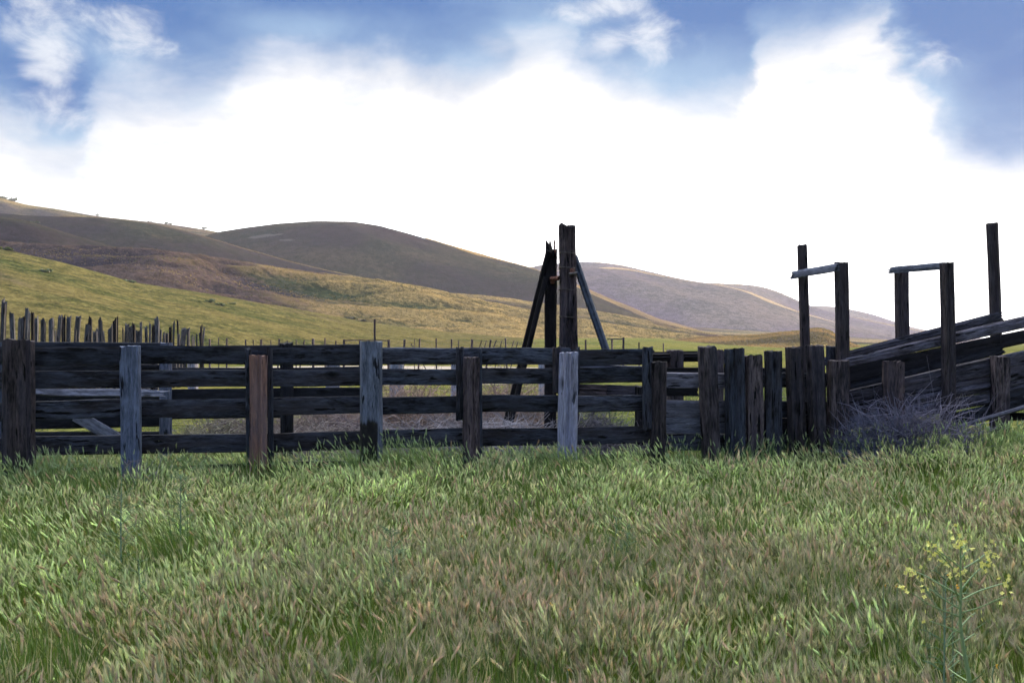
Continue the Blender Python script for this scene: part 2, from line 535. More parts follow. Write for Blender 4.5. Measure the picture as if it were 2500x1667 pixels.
# ------------------------------------------------------------------ the ground
def gz(x, y):
    x = np.asarray(x, float)
    y = np.asarray(y, float)
    r = np.hypot(x, y)
    z = -0.22 + 0.05 * (fbm(x * 0.45, y * 0.45, 3, 3) - 0.5) * 2
    z = z + 0.34 * sstep(3.2, 6.8, x) * sstep(7.5, 13.5, y) * sstep(80, 30, r)
    az = np.arctan2(x, np.maximum(y, 0.01))
    side = 1.0 - 0.62 * sstep(0.10, 0.28, az)
    ramp = np.minimum(np.maximum(r - 45, 0), 560)
    ramp = ramp * sstep(45, 110, r)
    z = z + 0.0165 * ramp * side * (y > 0) + 0.35 * (fbm(x * 0.03, y * 0.03, 9, 3) - 0.5) * sstep(30, 90, r)
    return z


def build_ground():
    rr = np.concatenate([np.linspace(0.6, 24, 90), np.geomspace(25, 3050, 110)])
    aa = np.linspace(-math.pi, math.pi, 361)[:-1]
    A, Rr = np.meshgrid(aa, rr)
    x, y = np.sin(A) * Rr, np.cos(A) * Rr
    V = np.stack([x, y, gz(x, y)], -1).reshape(-1, 3)
    n, k = len(rr), len(aa)
    i, j = np.meshgrid(np.arange(n - 1), np.arange(k), indexing='ij')
    j2 = (j + 1) % k
    Fq = np.stack([i * k + j, (i + 1) * k + j, (i + 1) * k + j2, i * k + j2], -1).reshape(-1, 4)
    V = np.vstack([V, [[0, 0, -0.22]]])
    jj = np.arange(k)
    Ft = np.stack([np.full(k, len(V) - 1), jj, (jj + 1) % k], -1)
    o = mesh_np('ground', V, [Fq, Ft], M_FIELD, None, True, np.array([[0.5, 0.0, 0.5]]).repeat(len(V), 0))
    tag(o, 'grassy field running from the fence to the foot of the hills', 'ground', kind='structure')


build_ground()

# ------------------------------------------------------------------ hills
HILLS, HEATH = {}, {}


def hill(key, label, crest, mat, foot=0.5, back=1.5, p=1.15, amp=0.0, nscale=0.02, gully=0.0, gdir=0.5, rows=120, cols=380, rib=0.0, heath=None, bare=()):
    crest = np.array(crest, float)
    px = np.linspace(-750, 3250, cols)
    yc = np.interp(px, crest[:, 0], crest[:, 1])
    dc = np.interp(px, crest[:, 0], crest[:, 2])
    kern = np.hanning(9)
    kern /= kern.sum()
    sm = lambda a: np.convolve(np.pad(a, 4, 'edge'), kern, 'valid')
    yc, dc = sm(yc), sm(sm(dc))
    az = np.arctan((px - 1250) / F)
    ca = np.cos(az)
    nf = int(rows * 0.62)
    t = np.concatenate([np.linspace(0, 1, nf), 1 + np.linspace(0, 1, rows - nf + 1)[1:]])
    dep = np.where(t[:, None] <= 1, (foot + (1 - foot) * t[:, None]), 1 + (back - 1) * (t[:, None] - 1)) * dc[None, :]   # depth along y
    prof = np.where(t <= 1, np.sin(np.clip(t, 0, 1) * math.pi / 2) ** (2 * p), np.cos(np.clip(t - 1, 0, 1) * math.pi / 2) ** 2)
    zc = (HZ - yc) / F * dc
    x = (px - 1250)[None, :] / F * dep
    z = prof[:, None] * zc[None, :]
    if amp:
        z = z + amp * (fbm(x * nscale, dep * nscale, 5, 4) - 0.5) * 2 * np.minimum(1, 0.35 + prof[:, None])
    if gully:
        u = x * math.cos(gdir) + dep * math.sin(gdir)
        vv = -x * math.sin(gdir) + dep * math.cos(gdir)
        w = fbm(u * nscale * 0.22, vv * nscale * 1.6, 21, 4)
        z = z + gully * (1 - np.abs(2 * w - 1) * 2) * np.minimum(1, 0.25 + prof[:, None])
    rg = np.full(dep.shape, 0.5)
    if rib:
        w = fbm(px[None, :] * 0.0017 + t[:, None] * 1.3, t[:, None] * 8.5 - px[None, :] * 0.0016, 33, 3)
        rg = np.clip(1 - np.abs(2 * w - 1) * 2.4, 0, 1)
        z = z + rib * (rg - 0.5) * 2 * np.minimum(1, 0.2 + prof[:, None])
    ang = z / dep * F
    mx = ang[:nf + 8].max(0)
    tgt = HZ - yc
    corr = sm(sm(tgt - mx))
    z = z + (corr[None, :] * dep / F) * prof[:, None]
    z = z - 3.0 * (1 - np.minimum(1, prof[:, None] * 6))
    V = np.stack([x, dep, z + EYE * prof[:, None]], -1).reshape(-1, 3)
    n, k = dep.shape
    i, j = np.meshgrid(np.arange(n - 1), np.arange(k - 1), indexing='ij')
    Fq = np.stack([i * k + j, i * k + j + 1, (i + 1) * k + j + 1, (i + 1) * k + j], -1).reshape(-1, 4)
    hv = np.full(px.shape, 0.5)
    if heath:
        hv = np.interp(px, [q[0] for q in heath], [q[1] for q in heath])
    HEATH[key] = (px, hv)
    hv = np.repeat(hv[None, :], n, 0).reshape(-1)
    app = HZ - (z + EYE * prof[:, None] - EYE) / dep * F
    bm = np.zeros(dep.shape)
    for (bx_, by_, rx_, ry_, sl_) in bare:
        dx_ = px[None, :] - bx_
        bm = np.maximum(bm, np.exp(-(dx_ / rx_) ** 2 - ((app - by_ - sl_ * dx_) / ry_) ** 2))
    o = mesh_np('hill', V, Fq, mat, None, True, np.stack([hv, bm.reshape(-1), rg.reshape(-1)], -1))
    tag(o, label, 'hill', kind='structure')
    HILLS[key] = (px, dep, z + EYE * prof[:, None], nf)


def sun_blocking_hill():  # unseen hill, added to block the low sun from the corral
    az = np.radians(np.linspace(28.0, 84.0, 170))
    d = np.linspace(120, 440, 90)
    A, D = np.meshgrid(az, d)
    H = 92 * sstep(math.radians(28.5), math.radians(41), A) * sstep(math.radians(83), math.radians(64), A)
    r = np.clip(np.abs(D - 275) / 155, 0, 1)
    z = H * np.cos(r * math.pi / 2) ** 2 + 6 * (fbm(A * 14, D * 0.03, 77, 4) - 0.5) * (H / 92)
    x, y = np.sin(A) * D, np.cos(A) * D
    V = np.stack([x, y, z - 1.5 + 2.5 * sstep(0, 8, z)], -1).reshape(-1, 3)
    k = len(az)
    i, j = np.meshgrid(np.arange(len(d) - 1), np.arange(k - 1), indexing='ij')
    Fq = np.stack([i * k + j, (i + 1) * k + j, (i + 1) * k + j + 1, i * k + j + 1], -1).reshape(-1, 4)
    o = mesh_np('hill', V, Fq, M_NEAR, None, True, np.array([[0.5, 0.0, 0.5]]).repeat(len(V), 0))
    tag(o, 'steep grass hill added out of view at right to shade the corral', 'hill', kind='structure')


sun_blocking_hill()


def on_hill(key, qx, qy):
    """Point on the visible front of a hill for a photo column and row (a little below its crest at most)."""
    px, dep, z, nf = HILLS[key]
    j = int(np.argmin(np.abs(px - qx)))
    a = (z[:nf + 6, j] - EYE) / dep[:nf + 6, j] * F
    want = HZ - qy
    k = np.nonzero(a >= want)[0]
    i = int(k[0]) if len(k) else int(np.argmax(a))
    return Vector(((qx - 1250) / F * dep[i, j], dep[i, j], z[i, j]))


hill('near', 'near green and yellow grass hill sloping down from the left', [(-750, 520, 185), (0, 608, 190), (150, 640, 195), (330, 690, 205),
     (520, 718, 220), (740, 757, 250), (900, 786, 275), (1100, 812, 300), (1400, 834, 300), (1800, 866, 300), (3250, 900, 300)], M_NEAR,
     foot=0.33, back=1.3, p=0.62, amp=0.9, nscale=0.03, gully=0.5, gdir=0.2)
hill('spur', 'long golden spur with furrowed slope in front of the rounded dome hill', [(-750, 500, 340), (0, 588, 340), (130, 598, 340), (250, 600, 345), (370, 607, 350),
     (480, 620, 360), (600, 640, 370), (720, 658, 380), (830, 672, 390), (950, 686, 400), (1050, 703, 405), (1150, 726, 410), (1300, 758, 415), (1500, 791, 420),
     (1700, 818, 430), (1900, 846, 430), (3250, 900, 430)], M_MID, foot=0.62, back=1.35, p=0.75, amp=1.6, nscale=0.018, gully=1.6, gdir=-0.55, rib=2.0, rows=240, cols=520, heath=[(-750, 0.95), (250, 0.95), (500, 0.8), (800, 0.42), (1100, 0.25), (1700, 0.3)])
hill('fold', 'low golden fold between the long spur and the dome hill', [(-750, 760, 520), (700, 730, 520), (900, 705, 520), (1100, 715, 520), (1200, 722, 520),
     (1310, 738, 520), (1420, 752, 525), (1550, 775, 530), (1700, 806, 540), (1850, 835, 540), (3250, 900, 540)], M_MID, foot=0.75, back=1.25, p=0.8, amp=1.5, nscale=0.015, gully=1.0, gdir=-0.5, rib=1.5, rows=160)
hill('shoulder', 'olive and purple shoulder at the far left below the top ridge', [(-750, 455, 480), (0, 530, 480), (60, 538, 480), (120, 555, 480), (190, 577, 480),
     (270, 600, 485), (350, 628, 490), (500, 680, 490), (800, 780, 500), (3250, 900, 500)], M_DARK, foot=0.7, back=1.3, p=0.8, amp=2.0, nscale=0.012, gully=1.5, gdir=-0.5)
hill('ridge', 'smooth olive ridge running down to the right behind the spur', [(-750, 500, 640), (0, 521, 640), (70, 527, 640), (160, 529, 640), (240, 531, 640), (330, 541, 640), (380, 549, 640), (430, 560, 640),
     (480, 573, 640), (540, 591, 640), (600, 609, 640), (660, 626, 640), (720, 643, 640), (800, 661, 640), (870, 676, 640), (950, 690, 640), (1050, 715, 640), (1300, 790, 640), (3250, 900, 640)],
     M_DARK, foot=0.68, back=1.3, p=0.8, amp=2.2, nscale=0.010, gully=2.0, gdir=-0.6)
hill('dome', 'broad rounded dome hill in the middle with a purple brown face', [(-750, 700, 820), (300, 640, 820), (430, 598, 820), (530, 567, 820), (600, 556, 820), (680, 546, 820), (770, 540, 820), (860, 541, 820),
     (930, 552, 820), (1000, 571, 820), (1080, 595, 820), (1160, 618, 820), (1230, 638, 820), (1300, 656, 815), (1350, 672, 810), (1420, 702, 800), (1500, 736, 790), (1600, 776, 780), (1750, 821, 770),
     (1900, 850, 770), (3250, 900, 770)], M_DARK, foot=0.70, back=1.35, p=0.85, amp=3.0, nscale=0.007, gully=4.0, gdir=-0.7, rows=170, cols=760, bare=[(640, 577, 60, 5, -0.12), (700, 586, 36, 4, 0.0)])
hill('top', 'highest ridge at the far left with scattered bushes on its skyline', [(-750, 442, 1050), (0, 482, 1050), (30, 490, 1050), (60, 500, 1050), (130, 509, 1050), (235, 528, 1050), (330, 538, 1050), (400, 546, 1050),
     (470, 556, 1050), (530, 566, 1050), (620, 592, 1050), (800, 650, 1050), (1100, 760, 1050), (3250, 900, 1050)], M_MID, foot=0.75, back=1.3, p=0.85, amp=2.5, nscale=0.007)
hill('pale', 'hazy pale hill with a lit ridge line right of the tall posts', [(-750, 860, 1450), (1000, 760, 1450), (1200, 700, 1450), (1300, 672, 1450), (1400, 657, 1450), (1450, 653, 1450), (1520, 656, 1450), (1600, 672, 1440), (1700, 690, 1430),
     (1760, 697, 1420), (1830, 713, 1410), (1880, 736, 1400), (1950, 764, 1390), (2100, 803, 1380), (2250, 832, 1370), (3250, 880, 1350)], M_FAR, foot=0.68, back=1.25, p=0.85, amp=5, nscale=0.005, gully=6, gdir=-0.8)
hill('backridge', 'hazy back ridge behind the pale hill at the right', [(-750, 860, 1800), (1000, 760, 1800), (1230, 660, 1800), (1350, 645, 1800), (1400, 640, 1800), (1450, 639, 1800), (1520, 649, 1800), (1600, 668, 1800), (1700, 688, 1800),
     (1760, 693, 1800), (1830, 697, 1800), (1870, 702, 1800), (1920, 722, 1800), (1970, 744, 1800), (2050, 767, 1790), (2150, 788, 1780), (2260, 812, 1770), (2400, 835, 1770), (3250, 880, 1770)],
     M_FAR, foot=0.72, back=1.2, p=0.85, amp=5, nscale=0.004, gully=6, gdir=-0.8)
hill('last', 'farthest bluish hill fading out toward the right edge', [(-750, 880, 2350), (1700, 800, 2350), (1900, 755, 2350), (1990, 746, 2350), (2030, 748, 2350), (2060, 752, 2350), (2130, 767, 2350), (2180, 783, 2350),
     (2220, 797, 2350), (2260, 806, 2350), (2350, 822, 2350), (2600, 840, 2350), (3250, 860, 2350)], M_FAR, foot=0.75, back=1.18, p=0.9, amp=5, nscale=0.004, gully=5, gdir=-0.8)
hill('mound', 'small golden mound with a bare bank at the foot of the hills', [(-750, 900, 330), (1400, 858, 330), (1600, 838, 330), (1700, 824, 330), (1850, 818, 330), (1900, 812, 330), (1960, 807, 330), (1985, 801, 330), (2005, 801, 330),
     (2025, 807, 330), (2045, 820, 330), (2070, 835, 330), (2110, 850, 330), (2200, 868, 330), (3250, 920, 330)], M_MID, foot=0.72, back=1.3, p=0.8, amp=0.35, nscale=0.06, cols=1100, bare=[(1992, 817, 10, 5, 0)])


# ------------------------------------------------------------------ timber
def beam(name, p0, p1, w, t, mat, parent, n=(0, -1, 0), M=22, seg=None, jit=0.05, rag=0.004, taper=1.0, roundness=7.0, bow=0.006, split=0.0, seed=None):
    """A weathered stick from p0 to p1: width w across (perpendicular to the facing normal n), thickness t along n."""
    rs = np.random.default_rng(seed if seed is not None else rng.integers(1 << 30))
    p0, p1 = Vector(p0), Vector(p1)
    ax = p1 - p0
    L = ax.length
    ez = ax.normalized()
    nv = Vector(n)
    ey = (nv - ez * nv.dot(ez)).normalized()
    ex = ey.cross(ez)
    seg = seg or max(5, int(L / 0.11))
    th = np.linspace(0, 2 * math.pi, M, endpoint=False) + math.pi / M
    ct, st = np.cos(th), np.sin(th)
    r = (np.abs(ct) ** roundness + np.abs(st) ** roundness) ** (-1.0 / roundness)
    cx, cy = ct * r * w / 2, st * r * t / 2
    gro = rs.normal(0, jit, M)
    s = np.linspace(0, 1, seg + 1)
    V = []
    ph = rs.uniform(0, 6.28, 4)
    wob = np.cumsum(rs.normal(0, 1, (seg + 1, M)), 0)
    wob = wob - wob.mean(0)
    wob = wob / (np.abs(wob).max() + 1e-6) * jit * 0.7
    small = min(w, t)
    for i, q in enumerate(s):
        k = 1 + (taper - 1) * q
        f = 1 + (gro + wob[i]) * small / np.maximum(np.hypot(cx, cy), small * 0.5) * 1.2
        bx = bow * math.sin(q * 3.1 + ph[0]) * L * 0.6 + bow * 0.3 * math.sin(q * 9 + ph[1])
        by = bow * math.sin(q * 2.7 + ph[2]) * L * 0.4
        zz = np.full(M, q * L)
        if i in (0, seg):
            zz = zz + rs.normal(0, rag * 1.7, M) + rag * 1.2 * np.sin(th + ph[3])
        V.append(np.stack([cx * k * f + bx, cy * k * f + by, zz], -1))
    V = np.concatenate(V)
    caps = np.array([V[:M].mean(0), V[-M:].mean(0)])
    nv_ = len(V)
    V = np.vstack([V, caps])
    i, j = np.meshgrid(np.arange(seg), np.arange(M), indexing='ij')
    j2 = (j + 1) % M
    Fq = np.stack([i * M + j, i * M + j2, (i + 1) * M + j2, (i + 1) * M + j], -1).reshape(-1, 4)
    jj = np.arange(M)
    F0 = np.stack([np.full(M, nv_), (jj + 1) % M, jj], -1)
    F1 = np.stack([np.full(M, nv_ + 1), seg * M + jj, seg * M + (jj + 1) % M], -1)
    mtx = Matrix((ex.to_4d(), ey.to_4d(), ez.to_4d(), (0, 0, 0, 1))).transposed()
    mtx[0][3], mtx[1][3], mtx[2][3] = p0
    mtx[3][0] = mtx[3][1] = mtx[3][2] = 0
    mtx[3][3] = 1
    return mesh_np(name, V, [Fq, np.vstack([F0, F1])], WD[mat] if isinstance(mat, str) else mat, parent, True, sharp=38, matrix=mtx)


def tube(pts, rad, M=5):
    """Arrays for a tube through pts (list of 3-vectors), radius per point."""
    pts = np.asarray(pts, float)
    rad = np.broadcast_to(np.asarray(rad, float), (len(pts),))
    d = np.gradient(pts, axis=0)
    d /= np.linalg.norm(d, axis=1, keepdims=True) + 1e-9
    up = np.where(np.abs(d[:, 2:3]) > 0.9, np.array([[1.0, 0, 0]]), np.array([[0, 0, 1.0]]))
    a = np.cross(d, up)
    a /= np.linalg.norm(a, axis=1, keepdims=True) + 1e-9
    b = np.cross(d, a)
    th = np.linspace(0, 2 * math.pi, M, endpoint=False)
    V = pts[:, None, :] + rad[:, None, None] * (np.cos(th)[None, :, None] * a[:, None, :] + np.sin(th)[None, :, None] * b[:, None, :])
    n = len(pts)
    i, j = np.meshgrid(np.arange(n - 1), np.arange(M), indexing='ij')
    j2 = (j + 1) % M
    Fq = np.stack([i * M + j, i * M + j2, (i + 1) * M + j2, (i + 1) * M + j], -1).reshape(-1, 4)
    return V.reshape(-1, 3), Fq


def tubes_mesh(name, lst, mat, parent=None, col=None, M=5):
    VV, FF, CC, off = [], [], [], 0
    for k, (pts, rad) in enumerate(lst):
        v, f = tube(pts, rad, M)
        VV.append(v)
        FF.append(f + off)
        off += len(v)
        if col is not None:
            CC.append(np.broadcast_to(col[k] if isinstance(col, list) else col, (len(v), 3)))
    return mesh_np(name, np.concatenate(VV), np.concatenate(FF), mat, parent, True, np.concatenate(CC) if col is not None else None)


# ---------------- front rail fence
def fd(px):
    return 10.2 + (px - 47.0) * (1.4 / 1450.0)


NF = Vector((0.16, -1, 0)).normalized()
NFB = Vector((-0.13, -1, 0)).normalized()
nfront = Vector((X(1600, fd(1600)) - X(0, fd(0)), fd(1600) - fd(0), 0)).normalized()
NRM = Vector((nfront.y, -nfront.x, 0))          # toward the camera


def up_post(name, px0, px1, ytop, ybot, D, depth, mat, parent, pxb=None, **kw):
    """Upright post whose face spans photo columns px0..px1 at its top (pxb: columns at its foot)."""
    a, b = (px0 + px1) / 2, (px0 + px1) / 2
    if pxb:
        b = (pxb[0] + pxb[1]) / 2
    top = P(a, ytop, D)
    bot = P(b, ybot, D)
    g = float(gz(bot.x, bot.y)) - 0.25
    q = bot + (bot - top) * ((bot.z - g) / max(0.05, top.z - bot.z))
    w = (px1 - px0) / F * D
    return beam(name, q, top, w, depth, mat, parent, n=NRM, **kw)


fence = tag(empty('rail_fence', (X(800, fd(800)), fd(800), -0.22)), 'long dark board fence with six mismatched posts across the front of the corral', 'fence')
RZ = [(1.302, 1.115), (1.060, 0.883), (0.742, 0.552), (0.366, 0.167)]
BACK = 0.03


def rail_piece(x0, x1, z0, z1, mat='rail', back=0.0, d0=0.0, d1=0.0, parent=None, name='rail', th=0.045):
    D0, D1 = fd(x0) + back, fd(x1) + back
    zc = (z0 + z1) / 2
    a = Vector((X(x0, D0), D0, zc + d0))
    b = Vector((X(x1, D1), D1, zc + d1))
    return beam(name, a, b, z0 - z1, th, mat, parent or fence, n=NRM, jit=0.05, rag=0.012, bow=0.006, roundness=10, M=24)


post_x = [47, 319, 633, 905, 1150, 1385, 1582]
for k, (zt, zb) in enumerate(RZ):
    brk = [(-420, 47), (47, 319), (319, 905), (905, 1150), (1150, 1392), (1392, 1590)] if k % 2 == 0 else [(-420, 47), (47, 633), (633, 905), (905, 1150), (1150, 1392), (1392, 1600)]
    for (a, b) in brk:
        j = rng.normal(0, 0.010, 3)
        mt = 'rail'
        rail_piece(a + 1, b - 1, zt + j[2] * 0.6, zb + j[2] * 0.6, mt, 0.14 + 0.004 * (k % 2), j[0] * 0.7, j[1] * 0.7)
for a, b in ((47, 633), (633, 1150), (1150, 1600)):
    rail_piece(a, b, 0.035, -0.16, 'black', 0.15, 0.0, rng.normal(0, 0.01), name='sill')

up_post('post', 19, 77, 831, 1160, fd(47) - 0.02, 0.2, 'brown', fence, jit=0.09, split=1)
o = up_post('post', 297, 342, 845, 1150, fd(319) - 0.02, 0.16, 'grey', fence, jit=0.03)
o['label'] = 'blue grey post with a knot hole near its top'
o = up_post('post', 615, 652, 868, 1145, fd(633) - 0.03, 0.17, 'red', fence, pxb=(612, 650), jit=0.07)
o['label'] = 'bare red brown post'
o = up_post('post', 880, 930, 834, 1135, fd(905) - 0.02, 0.2, 'greychar', fence, jit=0.03)
o['label'] = 'grey post charred black over its lower half'
o = up_post('post', 1133, 1168, 872, 1145, fd(1150) - 0.02, 0.18, 'streak', fence, jit=0.1)
o['label'] = 'brown post with pale vertical streaks'
o = up_post('post', 1368, 1410, 860, 1130, fd(1390) - 0.02, 0.18, 'pale', fence, pxb=(1362, 1404), jit=0.07, taper=0.86)
o['label'] = 'pale silver grey post with a split foot'
up_post('post', 1592, 1622, 883, 1115, fd(1605) + 0.02, 0.17, 'brown', fence, jit=0.08)


def batten(px0, px1, y0, y1, mat='rail', dd=0.05):
    D = fd((px0 + px1) / 2) + dd
    c = (px0 + px1) / 2
    return beam('batten', P(c + rng.normal(0, 0.8), y1, D), P(c, y0, D), (px1 - px0) / F * D, 0.05, mat, fence, n=NRM, jit=0.04, rag=0.006, roundness=10)


batten(600, 614, 851, 1132)
batten(653, 666, 851, 1145)
batten(1113, 1131, 850, 1024)
batten(1169, 1177, 850, 1146)
batten(1349, 1370, 849, 960, 'brown')
batten(1408, 1415, 850, 959)
batten(1569, 1594, 849, 1048, 'rail', 0.02)

# ---------------- alley back fence (left half)
BKD = 2.8
bf = tag(empty('rail_fence', (X(420, fd(420) + BKD), fd(420) + BKD, -0.22)), 'second dark board fence glimpsed through the gaps on the left', 'fence')
for (x0, x1, z0, z1, mt) in ((-380, 392, 1.345, 1.14, 'dull'), (392, 905, 1.335, 1.135, 'dull'), (-380, 392, 1.06, 0.80, 'rail_lichen'), (392, 905, 1.03, 0.80, 'dull'),
                             (-380, 392, 0.70, 0.52, 'dull'), (392, 905, 0.742, 0.53, 'dull'), (-380, 395, 0.42, 0.22, 'dull'), (392, 700, 0.47, 0.335, 'dull'), (-380, 395, 0.19, 0.06, 'dull')):
    rail_piece(x0, x1, z0, z1, mt, BKD, rng.normal(0, 0.008), rng.normal(0, 0.008), parent=bf)
for c, mt in ((2, 'grey'), (405, 'grey'), (700, 'dull'), (905, 'dull')):
    D = fd(c) + BKD - 0.1
    b = Vector((X(c, D), D, -0.45))
    beam('post', b, Vector((b.x, b.y, 1.36)), 0.145, 0.16, mt, bf, n=NRM)
D = fd(230) + BKD - 0.12
beam('brace', P(185, 1015, D), P(292, 1075, D), 0.16, 0.05, 'lightboard', bf, n=NRM)
D = fd(240) + BKD - 0.5
o = beam('loose_board', P(84, 951, D), P(388, 962, D), 0.10, 0.04, 'lightboard', None, n=(0.1, -0.8, 0.5), jit=0.09, rag=0.05, bow=0.02)
tag(o, 'pale warped loose board seen between two fence rails at the left', 'board')

# ---------------- upright-post fence, right of the rail fence
def kd(px):
    return 11.72 + (px - 1600) * 0.0011


pk = tag(empty('stockade_fence', (X(1850, kd(1850)), kd(1850), -0.22)), 'stub of fence with close set thick upright timbers beside the loading chute', 'fence')
for (a, b, yt, yb, pb, mt, dep, dd) in (
        (1708, 1744, 846, 1101, (1716, 1752), 'brown', 0.15, 0), (1773, 1810, 851, 1119, (1775, 1811), 'rail', 0.15, 0), (1817, 1861, 868, 1112, (1819, 1862), 'streak', 0.17, 0.0),
        (1869, 1903, 857, 1112, (1873, 1906), 'rail', 0.14, 0), (1921, 1957, 848, 1110, (1927, 1964), 'brown', 0.15, 0), (1972, 2006, 844, 1122, (1981, 2015), 'brown', 0.15, 0),
        (2020, 2047, 845, 1100, (2022, 2049), 'rail', 0.12, 0.3), (2020, 2069, 880, 1114, (2021, 2068), 'streak', 0.2, -0.04)):
    up_post('post', a, b, yt, yb, kd((a + b) / 2) + dd, dep, mt, pk, pxb=pb, jit=0.09)


def krail(x0, x1, y0, y1, mat, back, name='rail', th=0.06, parent=None, dy=0.0, **kw):
    D0, D1 = kd(x0) + back, kd(x1) + back
    a, b = P(x0, (y0 + y1) / 2, D0), P(x1, (y0 + y1) / 2 + dy, D1)
    kw.setdefault('jit', 0.05)
    return beam(name, a, b, (y1 - y0) / F * (D0 + D1) / 2, th, mat, parent or pk, n=NRM, rag=0.012, bow=0.004, roundness=9, **kw)


for (x0, x1, y0, y1, mt) in ((1618, 1780, 911, 946, 'lightboard'), (1780, 2042, 911, 945, 'rail'), (1618, 1786, 977, 1018, 'lightboard'), (1786, 2045, 980, 1020, 'rail'),
                             (1618, 1786, 1019, 1057, 'lightboard'), (1786, 2045, 1021, 1058, 'black'), (1618, 1790, 1059, 1098, 'rail'), (1790, 2045, 1059, 1096, 'rail')):
    krail(x0, x1, y0, y1, mt, 0.17, dy=rng.normal(0, 1.0))

# log fence beyond it
lf = tag(empty('log_fence', (X(1700, 14.6), 14.6, -0.2)), 'pole fence with two round log rails behind the upright timbers', 'fence')
for (x0, x1, y0, y1) in ((1560, 1768, 858, 880), (1560, 1960, 897, 914)):
    D = 14.6
    beam('log_rail', P(x0, (y0 + y1) / 2 + 2, D), P(x1, (y0 + y1) / 2, D + 0.4), (y1 - y0) / F * D, (y1 - y0) / F * D, 'black', lf, jit=0.08, roundness=2.2, bow=0.008)
for (a, b, yt) in ((1630, 1663, 855), (1745, 1764, 855)):
    up_post('post', a, b, yt, 1000, 14.75, 0.16, 'tall', lf)
krail(1600, 1700, 938, 966, 'black', 1.2, parent=lf)

# cross fence in the right bay
cf = tag(empty('rail_fence', (X(1490, 13.3), 13.3, -0.2)), 'short dark board panel behind the pale silver post bay', 'fence')
for (x0, x1, y0, y1, mt) in ((1412, 1600, 890, 900, 'lightboard'), (1412, 1480, 938, 968, 'streak'), (1478, 1565, 940, 968, 'chute')):
    beam('rail', P(x0, (y0 + y1) / 2, 13.3), P(x1, (y0 + y1) / 2 + 3, 13.2), (y1 - y0) / F * 13.3, 0.07, mt, cf, n=NRM, jit=0.09)
up_post('post', 1553, 1583, 943, 1060, 13.1, 0.18, 'black', cf)

# ---------------- loading chute
ch = tag(empty('loading_chute', (X(2280, 12.9), 12.9, 0.0)), 'wooden cattle loading chute ramp with two tall post portals climbing right', 'chute')


def cq(zx, zy):
    return 1900 + zx / 2.6133, 520 + zy / 2.6133


def chd(px):
    return 12.25 + (px - 2070) * 0.0012


NCH = Vector((0.05, -1, 0)).normalized()


def cboard(zx0, zy0, zy1, zx1, zy2, zy3, mat, back, name='side_board', th=0.05, **kw):
    (xa, ya0), (_, ya1) = cq(zx0, zy0), cq(zx0, zy1)
    (xb, yb0), (_, yb1) = cq(zx1, zy2), cq(zx1, zy3)
    D0, D1 = chd(xa) + back, chd(xb) + back
    a, b = P(xa, (ya0 + ya1) / 2, D0), P(xb, (yb0 + yb1) / 2, D1)
    w0, w1 = (ya1 - ya0) / F * D0, (yb1 - yb0) / F * D1
    return beam(name, a, b, w0 * 0.97, th, mat, ch, n=NCH, taper=w1 / w0, jit=kw.pop('jit', 0.07), bow=0.003, roundness=9, rag=0.012, M=26, **kw)


FB, BB = 0.0, 1.05
cboard(430, 932, 988, 1620, 652, 722, 'chute', FB)                 # front upper rail
cboard(430, 1135, 1212, 1362, 922, 1030, 'chute', FB + 0.003)
cboard(1362, 922, 1015, 1650, 858, 945, 'chute', FB)
cboard(430, 1215, 1290, 1362, 1034, 1140, 'chute', FB + 0.006)
cboard(1362, 1022, 1100, 1650, 925, 1030, 'chute', FB + 0.004)
cboard(430, 1295, 1380, 1362, 1144, 1212, 'chute', FB)
cboard(1362, 1104, 1160, 1650, 1035, 1090, 'chute', FB + 0.006)
cboard(1050, 1292, 1362, 1362, 1216, 1290, 'rail', FB + 0.004)
cboard(1362, 1165, 1280, 1650, 1095, 1205, 'rail', FB)
# far side, near-black boards standing in for the shadow inside the chute
cboard(250, 935, 985, 1421, 630, 698, 'chute', BB)
cboard(430, 985, 1088, 1650, 728, 812, 'black', BB + 0.004)
cboard(430, 1092, 1140, 1428, 842, 898, 'dull', BB)
cboard(480, 1142, 1260, 1428, 905, 1040, 'black', BB + 0.004)
# ramp floor, seen edge on through the gaps
a0, a1 = cq(430, 1330), cq(1650, 1130)
pa, pb = P(a0[0], a0[1], chd(a0[0]) + 0.53), P(a1[0], a1[1], chd(a1[0]) + 0.53)
beam('ramp_floor', pa, pb, 0.06, 0.98, 'black', ch, n=(0, -1, 0), M=16, jit=0.02)


def cpost(zx0, zx1, zy, zb0, zb1, zyb, back, mat, depth, name='post', ground=True):
    (xa, ya), (xb, _) = cq(zx0, zy), cq(zx1, zy)
    (xc, yc), (xd, _) = cq(zb0, zyb), cq(zb1, zyb)
    D = chd((xc + xd) / 2) + back
    top, bot = P((xa + xb) / 2, ya, D), P((xc + xd) / 2, yc, D)
    if ground:
        g = float(gz(bot.x, bot.y)) - 0.3
        bot = bot + (bot - top) * ((bot.z - g) / (top.z - bot.z))
    return beam(name, bot, top, ((xb - xa) + (xd - xc)) / 2 / F * D, depth, mat, ch, n=NCH, jit=0.075, rag=0.005)


